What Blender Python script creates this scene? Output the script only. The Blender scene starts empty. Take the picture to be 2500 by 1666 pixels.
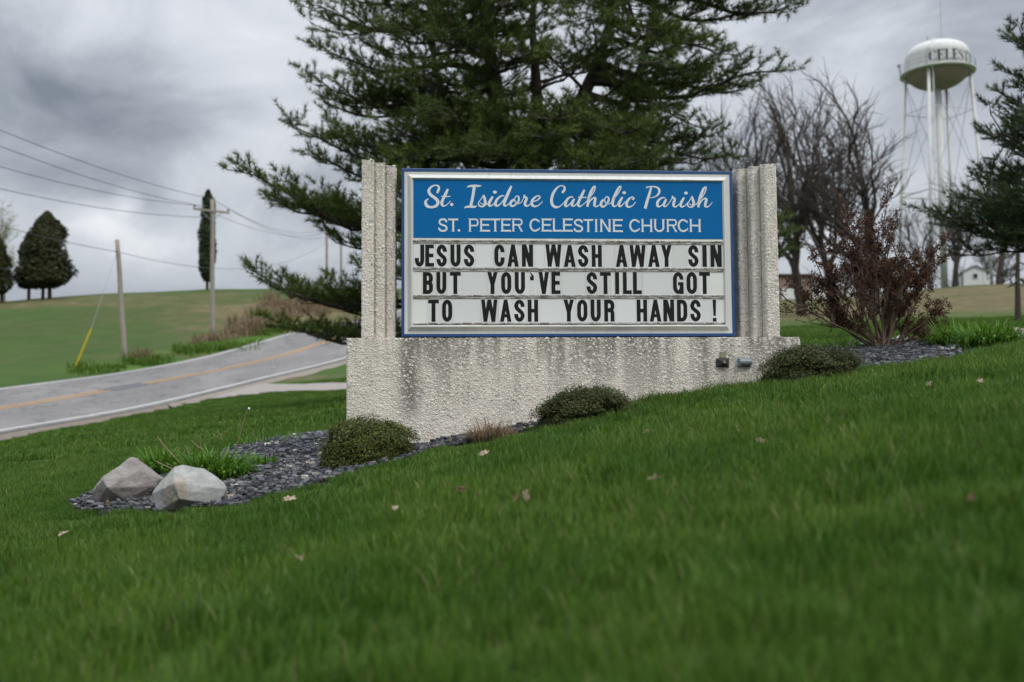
import bpy, bmesh, math, random
import numpy as np
from mathutils import Vector, Matrix
sc = bpy.context.scene
COL = sc.collection
# ---------------------------------------------------------------- camera model (photograph is 2500 x 1666)
FPX, CXP, CYP = 2430.0, 1250.0, 833.0
PITCH, ROLL = math.atan(146.0 / 2430.0), 0.0067
_f = np.array([0, math.cos(PITCH), math.sin(PITCH)])
_u0 = np.array([0, -math.sin(PITCH), math.cos(PITCH)])
_r0 = np.array([1.0, 0, 0])
CAM_R = _r0 * math.cos(ROLL) - _u0 * math.sin(ROLL)
CAM_U = _u0 * math.cos(ROLL) + _r0 * math.sin(ROLL)
CAM_F = _f

def ray(px, py):
    return CAM_R * ((px - CXP) / FPX) + CAM_U * ((CYP - py) / FPX) + CAM_F

def at(px, py, y):
    """World point seen at photo pixel (px, py) at horizontal distance y in front of the camera."""
    d = ray(px, py)
    return d * (y / d[1])

def topix(p):
    p = np.asarray(p, float)
    c = p @ CAM_F
    return CXP + FPX * (p @ CAM_R) / c, CYP - FPX * (p @ CAM_U) / c

# ---------------------------------------------------------------- terrain: smooth surface through surveyed points
ROAD_NEAR = [(-420, 1125, 24.5), (-200, 1088, 26.5), (0, 1052, 29), (340, 993, 34.9), (637, 924, 42.4), (845, 873, 50), (970, 826, 57), (1120, 775, 67), (1220, 735, 80)]
ROAD_FAR = [(-420, 1008, 31.5), (-200, 980, 34.5), (0, 951, 38.5), (319, 908, 45.3), (531, 866, 52), (744, 807, 59), (882, 784, 64), (1000, 752, 72), (1100, 716, 86)]
_pts = []
for yy in (1.0, 2.5, 4.5):
    for xx in (-6, -3, -1, 0, 1, 3, 6):
        _pts.append((xx, yy, -.62 + .0575 * yy + .152 * xx * (1 if abs(xx) < 4 else .9)))
for xx in (-6, -2.5, 0, 2.5, 6):
    _pts.append((xx, -3.0, -.62 - .17 + .152 * xx))
_pix = [(1020, 1080, 7.12), (1275, 1046, 7.2), (1560, 992, 7.25), (1850, 943, 7.3),
        (470, 1240, 5.6), (250, 1225, 6.0), (600, 1092, 9.2), (846, 1060, 9.0),
        (2165, 850, 9.2), (2330, 850, 9.0), (2080, 913, 7.4), (2340, 880, 7.0), (2500, 862, 6.6), (2650, 830, 7.5),
        (600, 1050, 13.5), (100, 1110, 12.5), (600, 1008, 22), (100, 1175, 9.0), (840, 975, 24), (845, 953, 36), (300, 1005, 31), (0, 1085, 20), (-300, 1160, 14),
        (1240, 925, 21), (1500, 908, 13), (1100, 985, 12), (1240, 880, 40), (1240, 800, 70),
        (1930, 846, 13), (1960, 815, 25), (2000, 790, 42), (1960, 758, 70), (1990, 729, 103), (2150, 722, 100), (2300, 745, 62), (2330, 702, 122), (2480, 698, 122),
        (2485, 784, 32), (2250, 800, 30), (2520, 815, 18), (2250, 838, 14), (2900, 780, 32), (2900, 700, 100), (1700, 850, 25), (1700, 760, 70),
        (0, 737, 95), (250, 716, 100), (505, 706, 100), (700, 705, 100), (850, 706, 105), (1000, 708, 110), (100, 850, 60), (300, 805, 70), (500, 768, 80), (700, 752, 78), (850, 745, 82),
        (-400, 760, 95), (-400, 880, 60), (1240, 730, 105), (1600, 730, 105)]
for p in _pix + ROAD_NEAR + ROAD_FAR:
    q = at(*p)
    _pts.append(tuple(q))
for (xx, yy, zz) in [(-70, 170, 11.5), (-20, 175, 12), (30, 180, 12.5), (80, 180, 16), (-90, 90, 7), (110, 90, 10), (60, 30, 3.5), (-50, 20, -2.5), (60, -10, 2), (-50, -20, -3.5), (0, -30, -1.6), (60, -60, 1), (-60, -60, -3)]:
    _pts.append((xx, yy, zz))
_pts = np.array(_pts)
_S = 10.0
def _tps(P, Z, lam=0.0008):
    n = len(P)
    D = np.linalg.norm(P[:, None] - P[None], axis=2)
    K = np.where(D > 0, D * D * np.log(D + 1e-12), 0) + lam * np.eye(n) * n
    A = np.zeros((n + 3, n + 3)); A[:n, :n] = K
    A[:n, n] = 1; A[:n, n + 1:] = P; A[n, :n] = 1; A[n + 1:, :n] = P.T
    return np.linalg.solve(A, np.concatenate([Z, [0, 0, 0]]))
def _warp(x, y):
    r = np.sqrt(x * x + y * y)
    k = np.log1p(r / 6.0) / np.maximum(r, 1e-6) * 6.0
    return np.stack([x * k, y * k], -1)
_WP = _warp(_pts[:, 0], _pts[:, 1])
_C = _tps(_WP, _pts[:, 2], 0.002)
def _base(x, y):
    w = _warp(x, y)
    out = np.empty(len(w))
    for i in range(0, len(w), 20000):
        ww = w[i:i + 20000]
        D = np.linalg.norm(ww[:, None] - _WP[None], axis=2)
        out[i:i + 20000] = np.where(D > 0, D * D * np.log(D + 1e-12), 0) @ _C[:-3] + _C[-3] + ww @ _C[-2:]
    r = np.hypot(x, y)
    t = np.clip((r - 170) / 120, 0, 1); t = t * t * (3 - 2 * t)
    return out * (1 - t) + 9.0 * t

def _dense(keys, n=120):
    q = np.array([at(*k) for k in keys])
    s = np.concatenate([[0], np.cumsum(np.linalg.norm(np.diff(q, axis=0), axis=1))])
    m = [None] * len(q)
    for i in range(len(q)):
        a, b = max(i - 1, 0), min(i + 1, len(q) - 1)
        m[i] = (q[b] - q[a]) / (s[b] - s[a])
    out = []
    for t in np.linspace(0, s[-1], n):
        i = min(np.searchsorted(s, t, 'right') - 1, len(q) - 2)
        h = s[i + 1] - s[i]; u = (t - s[i]) / h
        out.append(q[i] * (2*u**3 - 3*u**2 + 1) + m[i] * h * (u**3 - 2*u*u + u) + q[i + 1] * (-2*u**3 + 3*u*u) + m[i + 1] * h * (u**3 - u*u))
    return np.array(out)
RN = _dense(ROAD_NEAR, 160); RF = _dense(ROAD_FAR, 600)
def _pair():
    T = np.gradient(RN[:, :2], axis=0); T /= np.linalg.norm(T, axis=1)[:, None]
    out = []
    for p, t in zip(RN, T):
        d = RF[:, :2] - p[:2]
        along = np.abs(d @ t) + np.where((t[0] * d[:, 1] - t[1] * d[:, 0]) > 0, 0, 99)
        out.append(RF[int(np.argmin(along))])
    out = np.array(out)
    k = np.ones(9) / 9
    pad = np.concatenate([np.repeat(out[:1], 4, 0) + (out[:1] - out[1:2]) * np.arange(4, 0, -1)[:, None], out, np.repeat(out[-1:], 4, 0) + (out[-1:] - out[-2:-1]) * np.arange(1, 5)[:, None]])
    return np.stack([np.convolve(pad[:, c], k, 'valid') for c in range(3)], 1)
RF = _pair()
def _seg(p, a, b):
    ab = b - a
    t = np.clip(((p - a) @ ab) / (ab @ ab), 0, 1)
    return t

def ground(x, y):
    """Ground height; the road bed is pressed into it so the road sheet lies on top."""
    x = np.atleast_1d(np.asarray(x, float)); y = np.atleast_1d(np.asarray(y, float))
    z = _base(x, y)
    m = (x < 12) & (y > 18) & (y < 100) & (x > -45)
    idx = np.where(m)[0]
    if len(idx):
        P = np.stack([x[idx], y[idx]], -1)
        CL = (RN + RF) / 2
        best = np.full(len(idx), 1e9); zz = np.zeros(len(idx)); hw = np.zeros(len(idx))
        for i in range(0, len(CL) - 1, 2):
            j = min(i + 2, len(CL) - 1)
            a, b = CL[i, :2], CL[j, :2]
            t = _seg(P, a, b)
            d = np.linalg.norm(P - (a + t[:, None] * (b - a)), axis=1)
            c = d < best
            # signed side -> height interpolates between the two road edges
            nrm = RF[i, :2] - RN[i, :2]; W = np.linalg.norm(nrm); nrm = nrm / W
            sd = np.clip(((P - a) @ nrm) / W, -.6, .6)
            zc = (CL[i, 2] * (1 - t) + CL[j, 2] * t) + sd * (RF[i, 2] - RN[i, 2])
            best = np.where(c, d, best); zz = np.where(c, zc, zz); hw = np.where(c, W / 2, hw)
        e = best - hw
        k = np.clip(1 - (e - 1.5) / 3.0, 0, 1); k = k * k * (3 - 2 * k)
        z[idx] = z[idx] * (1 - k) + (zz - .14) * k
    return z
def gz(x, y):
    return float(ground([x], [y])[0])
def hit(px, py, y0=1.2, y1=170):
    """Where the sight line of a photo pixel meets the ground."""
    ys = y0 * (y1 / y0) ** np.linspace(0, 1, 500)
    d = ray(px, py); d = d / d[1]
    zs = d[2] * ys; g = ground(d[0] * ys, ys)
    b = np.where(zs < g)[0]
    if not len(b): return None
    i = b[0]
    if i == 0: yy = ys[0]
    else:
        a0, a1 = zs[i - 1] - g[i - 1], zs[i] - g[i]
        yy = ys[i - 1] + (ys[i] - ys[i - 1]) * a0 / (a0 - a1)
    return np.array([d[0] * yy, yy, gz(d[0] * yy, yy)])

# ================================================================ camera, sky, sun, exposure
cam = bpy.data.cameras.new('camera'); camo = bpy.data.objects.new('camera', cam); COL.objects.link(camo)
cam.sensor_width = 36; cam.lens = 36 * FPX / 2500; cam.clip_start = .05; cam.clip_end = 3000
M = Matrix.Identity(4)
for i in range(3):
    M[i][0], M[i][1], M[i][2] = CAM_R[i], CAM_U[i], -CAM_F[i]
camo.matrix_world = M
cam.dof.use_dof = True; cam.dof.focus_distance = 7.15; cam.dof.aperture_fstop = 1.7
sc.camera = camo
sc.view_settings.view_transform = 'Standard'; sc.view_settings.look = 'None'
sc.view_settings.exposure = 0.24; sc.view_settings.gamma = 1; sc.view_settings.use_curve_mapping = False
sc.render.engine = 'CYCLES'
sc.cycles.use_denoising = True; sc.cycles.max_bounces = 6; sc.cycles.transparent_max_bounces = 8
SUN_DIR = Vector((.55, -.62, .95)).normalized()          # towards the sun

class NT:
    """Small helper round a node tree."""
    def __init__(s, nt): s.nt = nt; nt.nodes.clear()
    def n(s, t, **k):
        o = s.nt.nodes.new(t)
        for a, b in k.items(): setattr(o, a, b)
        return o
    def put(s, sock, v):
        if isinstance(v, bpy.types.NodeSocket): s.nt.links.new(v, sock)
        elif v is not None:
            if isinstance(v, (tuple, list)) and len(v) == 3 and sock.type == 'RGBA': v = (*v, 1)
            sock.default_value = v
    def math(s, op, a, b=None, c=None, clamp=False):
        o = s.n('ShaderNodeMath', operation=op, use_clamp=clamp)
        s.put(o.inputs[0], a); s.put(o.inputs[1], b)
        if c is not None: s.put(o.inputs[2], c)
        return o.outputs[0]
    def vmath(s, op, a, b=None, out=0):
        o = s.n('ShaderNodeVectorMath', operation=op); s.put(o.inputs[0], a); s.put(o.inputs[1], b)
        return o.outputs[out]
    def mix(s, f, a, b, blend='MIX'):
        o = s.n('ShaderNodeMix', data_type='RGBA', blend_type=blend)
        s.put(o.inputs[0], f); s.put(o.inputs[6], a); s.put(o.inputs[7], b)
        return o.outputs[2]
    def ramp(s, f, stops, interp='LINEAR'):
        o = s.n('ShaderNodeValToRGB'); cr = o.color_ramp; cr.interpolation = interp
        while len(cr.elements) < len(stops): cr.elements.new(.5)
        for e, (p, c) in zip(cr.elements, stops):
            e.position = p; e.color = (*c, 1) if isinstance(c, (tuple, list)) else (c, c, c, 1)
        s.put(o.inputs[0], f); return o.outputs[0]
    def mr(s, v, a, b, c=0., d=1., smooth=True):
        o = s.n('ShaderNodeMapRange', interpolation_type='SMOOTHSTEP' if smooth else 'LINEAR')
        for i, x in enumerate((v, a, b, c, d)): s.put(o.inputs[i], x)
        return o.outputs[0]
    def noise(s, vec, scale, detail=4., rough=.55, dist=0., color=False):
        o = s.n('ShaderNodeTexNoise'); s.put(o.inputs['Vector'], vec); o.inputs['Scale'].default_value = scale
        o.inputs['Detail'].default_value = detail; o.inputs['Roughness'].default_value = rough
        o.inputs['Distortion'].default_value = dist
        return o.outputs[1 if color else 0]
    def voro(s, vec, scale, feature='F1', out=0, rnd=1.):
        o = s.n('ShaderNodeTexVoronoi', feature=feature); s.put(o.inputs['Vector'], vec)
        o.inputs['Scale'].default_value = scale; o.inputs['Randomness'].default_value = rnd
        return o.outputs[out]
    def mapping(s, vec, sc_=(1, 1, 1), loc=(0, 0, 0), rot=(0, 0, 0)):
        o = s.n('ShaderNodeMapping'); s.put(o.inputs[0], vec); o.inputs[1].default_value = loc
        o.inputs[2].default_value = rot; o.inputs[3].default_value = sc_
        return o.outputs[0]

# -------- overcast world: Nishita sky seen through a cloud deck
w = bpy.data.worlds.new('World'); sc.world = w; w.use_nodes = True
t = NT(w.node_tree)
sky = t.n('ShaderNodeTexSky', sky_type='NISHITA'); sky.sun_disc = False
sky.sun_elevation = math.asin(SUN_DIR.z); sky.sun_rotation = math.atan2(SUN_DIR.x, SUN_DIR.y)
sky.air_density = 1.0; sky.dust_density = 2.0
tc = t.n('ShaderNodeTexCoord').outputs['Generated']
D = t.vmath('NORMALIZE', tc)
sp = t.n('ShaderNodeSeparateXYZ'); t.put(sp.inputs[0], D)
zc = t.math('MAXIMUM', sp.outputs[2], 0.0)
zz = t.math('ADD', zc, .22)
cb = t.n('ShaderNodeCombineXYZ')
t.put(cb.inputs[0], t.math('DIVIDE', sp.outputs[0], zz)); t.put(cb.inputs[1], t.math('DIVIDE', sp.outputs[1], zz)); cb.inputs[2].default_value = 3.1
flat = cb.outputs[0]
n1 = t.noise(t.mapping(D, (1, 1, 2.0), (1.3, .4, .2)), 2.6, 7, .56, .5)
n2 = t.noise(t.mapping(D, (1, 1, 1.9), (4, 2, 0)), 5.2, 8, .6, .6)
nn = t.math('SUBTRACT', t.math('ADD', t.math('MULTIPLY', n1, .52), t.math('MULTIPLY', n2, .62)), .075)
def lobe(px, py, size, aspect=1.0):
    d = ray(px, py); d = d / np.linalg.norm(d)
    v = t.vmath('SUBTRACT', D, tuple(d))
    v = t.vmath('MULTIPLY', v, (1 / aspect, 1 / aspect, 1.0))
    ln = t.vmath('LENGTH', v, out=1)
    return t.mr(ln, size, 0.0, 0.0, 1.0)
wob = t.math('MULTIPLY', t.math('SUBTRACT', n2, .5), .8)
def add(a, b, k): return t.math('MULTIPLY_ADD', b, k, a)
dens = nn
for (px, py, s_, a_, k) in [(230, 200, .12, 1.6, .10), (70, 240, .10, 1.5, .08), (340, 260, .08, 1.7, .09), (250, 455, .045, 2.2, .10), (385, 525, .034, 2.2, .11), (60, 430, .05, 2., .08), (590, 250, .028, 2., .07), (640, 295, .02, 2., .05), (-160, 40, .2, 1.5, .09), (2520, -60, .28, 1.3, .12), (700, 480, .05, 2.5, .03),
                         (230, 40, .09, 1.6, -.08), (255, 530, .030, 1.7, -.15), (312, 490, .022, .9, -.16), (150, 330, .045, 2.2, -.08), (330, 590, .05, 2.4, -.12), (620, 80, .2, 1.4, -.05), (2000, 180, .25, 1.5, -.05), (2000, 560, .2, 1.5, -.06)]:
    dens = add(dens, lobe(px, py, s_, a_), k)
cl = t.ramp(dens, [(0.24, (1.0, 1.02, 1.05)), (.38, (.67, .70, .745)), (.49, (.56, .592, .64)), (.60, (.40, .432, .482)), (.82, (.20, .225, .265))])
# overcast sky brightens towards the zenith (CIE overcast distribution), a bluish-grey band sits on the horizon
up = t.math('MULTIPLY_ADD', zc, .8, .68)
up = t.math('ADD', up, t.mr(zc, .36, .85, 0., 1.9))
hb = t.mr(sp.outputs[2], .17, .02, 0., .55)
cl = t.mix(hb, cl, (.36, .395, .47))
v = t.n('ShaderNodeVectorMath', operation='SCALE'); t.put(v.inputs[0], cl); t.put(v.inputs[3], t.math('MULTIPLY', up, 9.9))
col = t.mix(.93, sky.outputs[0], v.outputs[0])
bg = t.n('ShaderNodeBackground'); t.put(bg.inputs[0], col); bg.inputs[1].default_value = .105
t.put(t.n('ShaderNodeOutputWorld').inputs[0], bg.outputs[0])
sun = bpy.data.lights.new('sun', 'SUN'); suno = bpy.data.objects.new('sun', sun); COL.objects.link(suno)
sun.energy = 1.5; sun.angle = math.radians(16); sun.color = (1, .965, .92)
suno.rotation_euler = SUN_DIR.to_track_quat('Z', 'Y').to_euler(); suno.location = (20, -20, 40)

# ================================================================ helpers
def tag(o, label=None, cat=None, group=None, kind=None):
    if label: o['label'] = label
    if cat: o['category'] = cat
    if group: o['group'] = group
    if kind: o['kind'] = kind
    return o
def empty(name, loc, label, cat, group=None, rz=0.):
    o = bpy.data.objects.new(name, None); COL.objects.link(o); o.location = loc; o.rotation_euler.z = rz
    o.empty_display_size = .2
    return tag(o, label, cat, group)
def link(name, me, mat=None, parent=None):
    o = bpy.data.objects.new(name, me); COL.objects.link(o)
    if mat is not None and len(me.materials) == 0: me.materials.append(mat)
    if parent is not None: o.parent = parent
    return o
class MB:
    """Collects vertices and faces in numpy blocks and links them as one mesh object."""
    def __init__(s): s.v = []; s.f = []; s.n = 0; s.a = []
    def add(s, V, F, val=None):
        V = np.asarray(V, float).reshape(-1, 3)
        s.v.append(V)
        for f in ([F] if isinstance(F, np.ndarray) else F):
            s.f.append(np.asarray(f, np.int64) + s.n if isinstance(f, np.ndarray) else [i + s.n for i in f])
        s.a.append(np.full(len(V), 0. if val is None else 0.) if val is None else np.broadcast_to(np.asarray(val, float), (len(V),)))
        s.n += len(V); return s
    def mesh(s, name, smooth=False, attr=None):
        me = bpy.data.meshes.new(name)
        V = np.concatenate(s.v) if s.v else np.zeros((0, 3))
        li, ls = [], []
        for f in s.f:
            if isinstance(f, np.ndarray):
                li.append(f.ravel()); ls.append(np.full(len(f), f.shape[1]))
            else:
                li.append(np.array(f)); ls.append(np.array([len(f)]))
        li = np.concatenate(li); ls = np.concatenate(ls)
        me.vertices.add(len(V)); me.vertices.foreach_set('co', V.ravel().astype(np.float32))
        me.loops.add(len(li)); me.loops.foreach_set('vertex_index', li.astype(np.int32))
        me.polygons.add(len(ls))
        st = np.concatenate([[0], np.cumsum(ls)[:-1]])
        me.polygons.foreach_set('loop_start', st.astype(np.int32)); me.polygons.foreach_set('loop_total', ls.astype(np.int32))
        me.polygons.foreach_set('use_smooth', np.full(len(ls), bool(smooth)))
        if attr:
            A = me.attributes.new(attr, 'FLOAT', 'POINT'); A.data.foreach_set('value', np.concatenate(s.a).astype(np.float32))
        me.update(calc_edges=True); me.validate(); return me
    def build(s, name, mat, parent=None, smooth=False, attr=None):
        return link(name, s.mesh(name, smooth, attr), mat, parent)
    # --- shapes
    def box(s, c, size, R=None, taper=1.0):
        x, y, z = [q / 2 for q in size]
        V = np.array([[-x, -y, -z], [x, -y, -z], [x, y, -z], [-x, y, -z], [-x * taper, -y * taper, z], [x * taper, -y * taper, z], [x * taper, y * taper, z], [-x * taper, y * taper, z]])
        if R is not None: V = V @ np.asarray(R).T
        return s.add(V + np.asarray(c, float), np.array([[0, 3, 2, 1], [4, 5, 6, 7], [0, 1, 5, 4], [1, 2, 6, 5], [2, 3, 7, 6], [3, 0, 4, 7]]))
    def tube(s, P, r, sides=6, cap=True, val=None):
        P = np.asarray(P, float); n = len(P); r = np.broadcast_to(np.asarray(r, float), (n,))
        T = np.gradient(P, axis=0); T /= np.linalg.norm(T, axis=1)[:, None] + 1e-12
        ref = np.array([0, 0, 1.]) if abs(T[0, 2]) < .8 else np.array([1., 0, 0])
        U = np.cross(T, ref); U /= np.linalg.norm(U, axis=1)[:, None] + 1e-12
        W = np.cross(T, U)
        a = np.linspace(0, 2 * np.pi, sides, endpoint=False)
        V = P[:, None] + r[:, None, None] * (np.cos(a)[None, :, None] * U[:, None] + np.sin(a)[None, :, None] * W[:, None])
        i = np.arange(n - 1)[:, None] * sides; k = np.arange(sides)[None]; k2 = (k + 1) % sides
        F = np.stack([i + k, i + k2, i + sides + k2, i + sides + k], -1).reshape(-1, 4)
        fs = [F]
        if cap: fs += [list(range(sides))[::-1], [(n - 1) * sides + q for q in range(sides)]]
        return s.add(V.reshape(-1, 3), fs, val)
    def lathe(s, prof, sides=32, c=(0, 0, 0)):
        prof = np.asarray(prof, float); n = len(prof); a = np.linspace(0, 2 * np.pi, sides, endpoint=False)
        V = np.stack([prof[:, None, 0] * np.cos(a), prof[:, None, 0] * np.sin(a), np.broadcast_to(prof[:, None, 1], (n, sides))], -1)
        i = np.arange(n - 1)[:, None] * sides; k = np.arange(sides)[None]; k2 = (k + 1) % sides
        F = np.stack([i + k, i + k2, i + sides + k2, i + sides + k], -1).reshape(-1, 4)
        return s.add(V.reshape(-1, 3) + np.asarray(c, float), [F])
    def prism(s, poly, z0, z1, axis='z'):
        """poly: 2-D outline (counter-clockwise), extruded."""
        poly = np.asarray(poly, float); n = len(poly)
        a = np.concatenate([np.c_[poly, np.full(n, z0)], np.c_[poly, np.full(n, z1)]])
        if axis == 'y': a = np.c_[a[:, 0], -a[:, 2], a[:, 1]]       # outline in x,z; extruded from y=-z0 to y=-z1
        fs = [list(range(n))[::-1], list(range(n, 2 * n))] + [[i, (i + 1) % n, n + (i + 1) % n, n + i] for i in range(n)]
        return s.add(a, fs)

# ---------------------------------------------------------------- materials
def mat(name, build):
    m = bpy.data.materials.new(name); m.use_nodes = True; t = NT(m.node_tree)
    out = t.n('ShaderNodeOutputMaterial'); r = build(t)
    if isinstance(r, tuple): t.put(out.inputs[0], r[0]); t.put(out.inputs[2], r[1])
    else: t.put(out.inputs[0], r)
    return m
def bsdf(t, col, rough=.7, bump=None, bs=.3, bd=.01, spec=.35, metal=0.):
    b = t.n('ShaderNodeBsdfPrincipled'); t.put(b.inputs['Base Color'], col); t.put(b.inputs['Roughness'], rough)
    t.put(b.inputs['Specular IOR Level'], spec); t.put(b.inputs['Metallic'], metal)
    if bump is not None:
        k = t.n('ShaderNodeBump'); t.put(k.inputs['Height'], bump); k.inputs['Strength'].default_value = bs; k.inputs['Distance'].default_value = bd
        t.put(b.inputs['Normal'], k.outputs[0])
    return b.outputs[0]
def OC(t): return t.n('ShaderNodeTexCoord').outputs['Object']
def isl(t): return t.n('ShaderNodeNewGeometry').outputs['Random Per Island']
def POS(t): return t.n('ShaderNodeNewGeometry').outputs['Position']
def simple(name, c, rough=.6, var=.12, scale=8., spec=.35, metal=0., bump=0.):
    def f(t):
        n = t.noise(OC(t), scale, 5, .6)
        k = t.mix(n, tuple(x * (1 - var) for x in c), tuple(min(1, x * (1 + var)) for x in c))
        return bsdf(t, k, rough, n if bump else None, .4, bump, spec, metal)
    return mat(name, f)
def leafy(name, stops, trans=.35, rough=.55, spec=.3, patch=None):
    """Leaf, needle or blade: colour varies from piece to piece; some light passes through."""
    def f(t):
        c = t.ramp(isl(t), stops)
        if patch:
            n = t.noise(POS(t), patch[0], 3, .5)
            c = t.mix(t.mr(n, .35, .65), c, t.mix(1., c, patch[1], 'MULTIPLY'))
        b = t.n('ShaderNodeBsdfPrincipled'); t.put(b.inputs['Base Color'], c); b.inputs['Roughness'].default_value = rough
        b.inputs['Specular IOR Level'].default_value = spec
        tr = t.n('ShaderNodeBsdfTranslucent'); t.put(tr.inputs[0], c)
        m = t.n('ShaderNodeMixShader'); m.inputs[0].default_value = trans
        t.put(m.inputs[1], b.outputs[0]); t.put(m.inputs[2], tr.outputs[0]); return m.outputs[0]
    return mat(name, f)

# ================================================================ ground
def m_ground(t):
    at_ = t.n('ShaderNodeAttribute', attribute_name='cover'); sp = t.n('ShaderNodeSeparateColor'); t.put(sp.inputs[0], at_.outputs[0])
    P = POS(t)
    n1 = t.noise(P, .55, 5, .6); n2 = t.noise(P, 6., 4, .6); n3 = t.noise(P, 40., 3, .6); n0 = t.noise(P, .12, 4, .6)
    g = t.mix(t.mr(n1, .35, .65), (.034, .074, .009), (.054, .098, .014))
    g = t.mix(t.mr(n2, .35, .7), g, (.048, .088, .016))
    far = t.n('ShaderNodeVectorMath', operation='LENGTH'); t.put(far.inputs[0], P)
    olive = t.mix(t.mr(n1, .4, .62), (.040, .068, .013), (.064, .074, .023))
    g = t.mix(t.math('MULTIPLY', t.mr(far.outputs[1], 45, 75), t.mr(n0, .30, .62, .15, .75)), g, olive)
    brown = t.mix(t.mr(t.noise(P, .9, 6, .65), .35, .65), (.090, .078, .034), (.165, .128, .066))
    wob = t.math('MULTIPLY', t.math('SUBTRACT', t.noise(P, .35, 6, .62), .5), 1.7)
    bm = t.math('ADD', sp.outputs[0], t.math('MULTIPLY', wob, t.math('MULTIPLY', sp.outputs[0], 1.5)))
    g = t.mix(t.mr(bm, .15, .85), g, brown)
    lm = t.math('ADD', sp.outputs[1], t.math('MULTIPLY', wob, sp.outputs[1]))
    g = t.mix(t.mr(lm, .2, .8), g, t.mix(n2, (.055, .125, .010), (.095, .18, .018)))
    g = t.mix(sp.outputs[2], g, (.018, .016, .014))
    g = t.mix(t.math('MULTIPLY', n3, .5), g, t.mix(1., g, (.45, .5, .4), 'MULTIPLY'))
    hgt = t.math('ADD', n3, t.math('MULTIPLY', n2, 1.5))
    return bsdf(t, g, .9, hgt, .6, .05, .15)
MAT_GROUND = mat('ground_grass_and_soil', m_ground)

def poly_world(pix, yy=None):
    out = []
    for p in pix:
        h = hit(p[0], p[1]) if len(p) == 2 else at(*p)
        out.append((h[0], h[1]))
    return np.array(out)
def inside(poly, x, y):
    c = np.zeros(np.shape(x), bool); n = len(poly)
    for i in range(n):
        x0, y0 = poly[i]; x1, y1 = poly[(i + 1) % n]
        m = ((y0 > y) != (y1 > y)) & (x < (x1 - x0) * (y - y0) / (y1 - y0 + 1e-12) + x0)
        c ^= m
    return c
def edge_dist(poly, x, y):
    P = np.stack([x, y], -1); d = np.full(len(P), 1e9)
    for i in range(len(poly)):
        a, b = poly[i], poly[(i + 1) % len(poly)]
        t_ = _seg(P, a, b); d = np.minimum(d, np.linalg.norm(P - (a + t_[:, None] * (b - a)), axis=1))
    return d
BED = poly_world([(160, 1248), (240, 1264), (400, 1250), (560, 1236), (740, 1192), (850, 1157), (960, 1130), (1080, 1098), (1160, 1080), (1310, 1052), (1460, 1012, 7.1), (1700, 975, 7.12),
                  (1880, 940), (2000, 928), (2100, 914), (2200, 905), (2310, 889), (2400, 868), (2480, 856), (2560, 848, 7.3),
                  (2560, 815, 9.6), (2440, 842, 9.6), (2330, 846, 9.9), (2240, 846, 10.3), (2090, 850, 10.2), (2030, 862, 9.9), (1900, 880, 9.3), (1500, 960, 8.6), (1100, 1030, 8.8),
                  (846, 1058, 9.0), (760, 1060), (690, 1070), (600, 1092), (500, 1125), (400, 1150), (230, 1212)])
DRIVE = poly_world([(845, 940, 39.5), (650, 938), (560, 952), (440, 978), (385, 990), (500, 976), (600, 966), (845, 953, 36), (1050, 950, 33), (1300, 946, 30), (1300, 930, 33.5), (1050, 936, 36.5)])

def cover(x, y):
    """brown thatch / lush verge / bare soil amounts."""
    def blob(pts):
        o = np.zeros(len(x))
        for (px, py, Y, rx, ry, k) in pts:
            c = at(px, py, Y)
            dx, dy = (x - c[0]) / rx, (y - c[1]) / ry
            o = np.maximum(o, k * np.exp(-(dx * dx + dy * dy)))
        return o
    br = blob([(40, 770, 86, 26, 5, .62), (230, 755, 90, 20, 5, .6), (330, 745, 93, 25, 4, .5), (620, 750, 82, 10, 6, .7), (780, 740, 80, 14, 9, 1.), (690, 790, 70, 8, 5, 1.), (760, 800, 66, 7, 4, .8), (600, 815, 63, 5, 3, .9), (430, 868, 54, 5, 1.6, .75), (330, 870, 54, 4, 1.2, .55),
               (2150, 745, 72, 22, 14, .62), (2330, 745, 62, 20, 16, .95), (2480, 740, 60, 20, 22, .95), (2420, 715, 85, 25, 20, .9), (2280, 718, 95, 20, 12, .7), (2050, 745, 80, 18, 8, .6),
               (690, 925, 43.3, 3.0, 1.4, .9), (655, 932, 42.3, 1.6, .8, .9)])
    lu = blob([(560, 850, 55, 5, 1.9, .85), (480, 868, 50.5, 5, 1.6, .8), (380, 882, 48, 6, 1.6, .7), (250, 905, 47, 8, 1.5, .35), (120, 900, 49, 6, 2.5, .3), (650, 828, 58, 5, 2, .7)])
    d = edge_dist(BED, x, y); ins = inside(BED, x, y)
    so = np.where(ins, 1., np.clip(1 - d / .12, 0, 1))
    return br, lu, so

th = np.concatenate([np.radians(np.arange(-58, 58.01, .5)), np.radians(np.arange(63, 298, 5.))])     # measured from straight ahead
rr = [0.0]
r_ = .35
while r_ < 520: rr.append(r_); r_ *= 1.028 if r_ < 130 else 1.07
rr = np.array(rr)
X = np.outer(rr, np.sin(th)); Yg = np.outer(rr, np.cos(th))
Z = ground(X.ravel(), Yg.ravel()).reshape(X.shape)
nr, nt_ = X.shape
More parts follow.
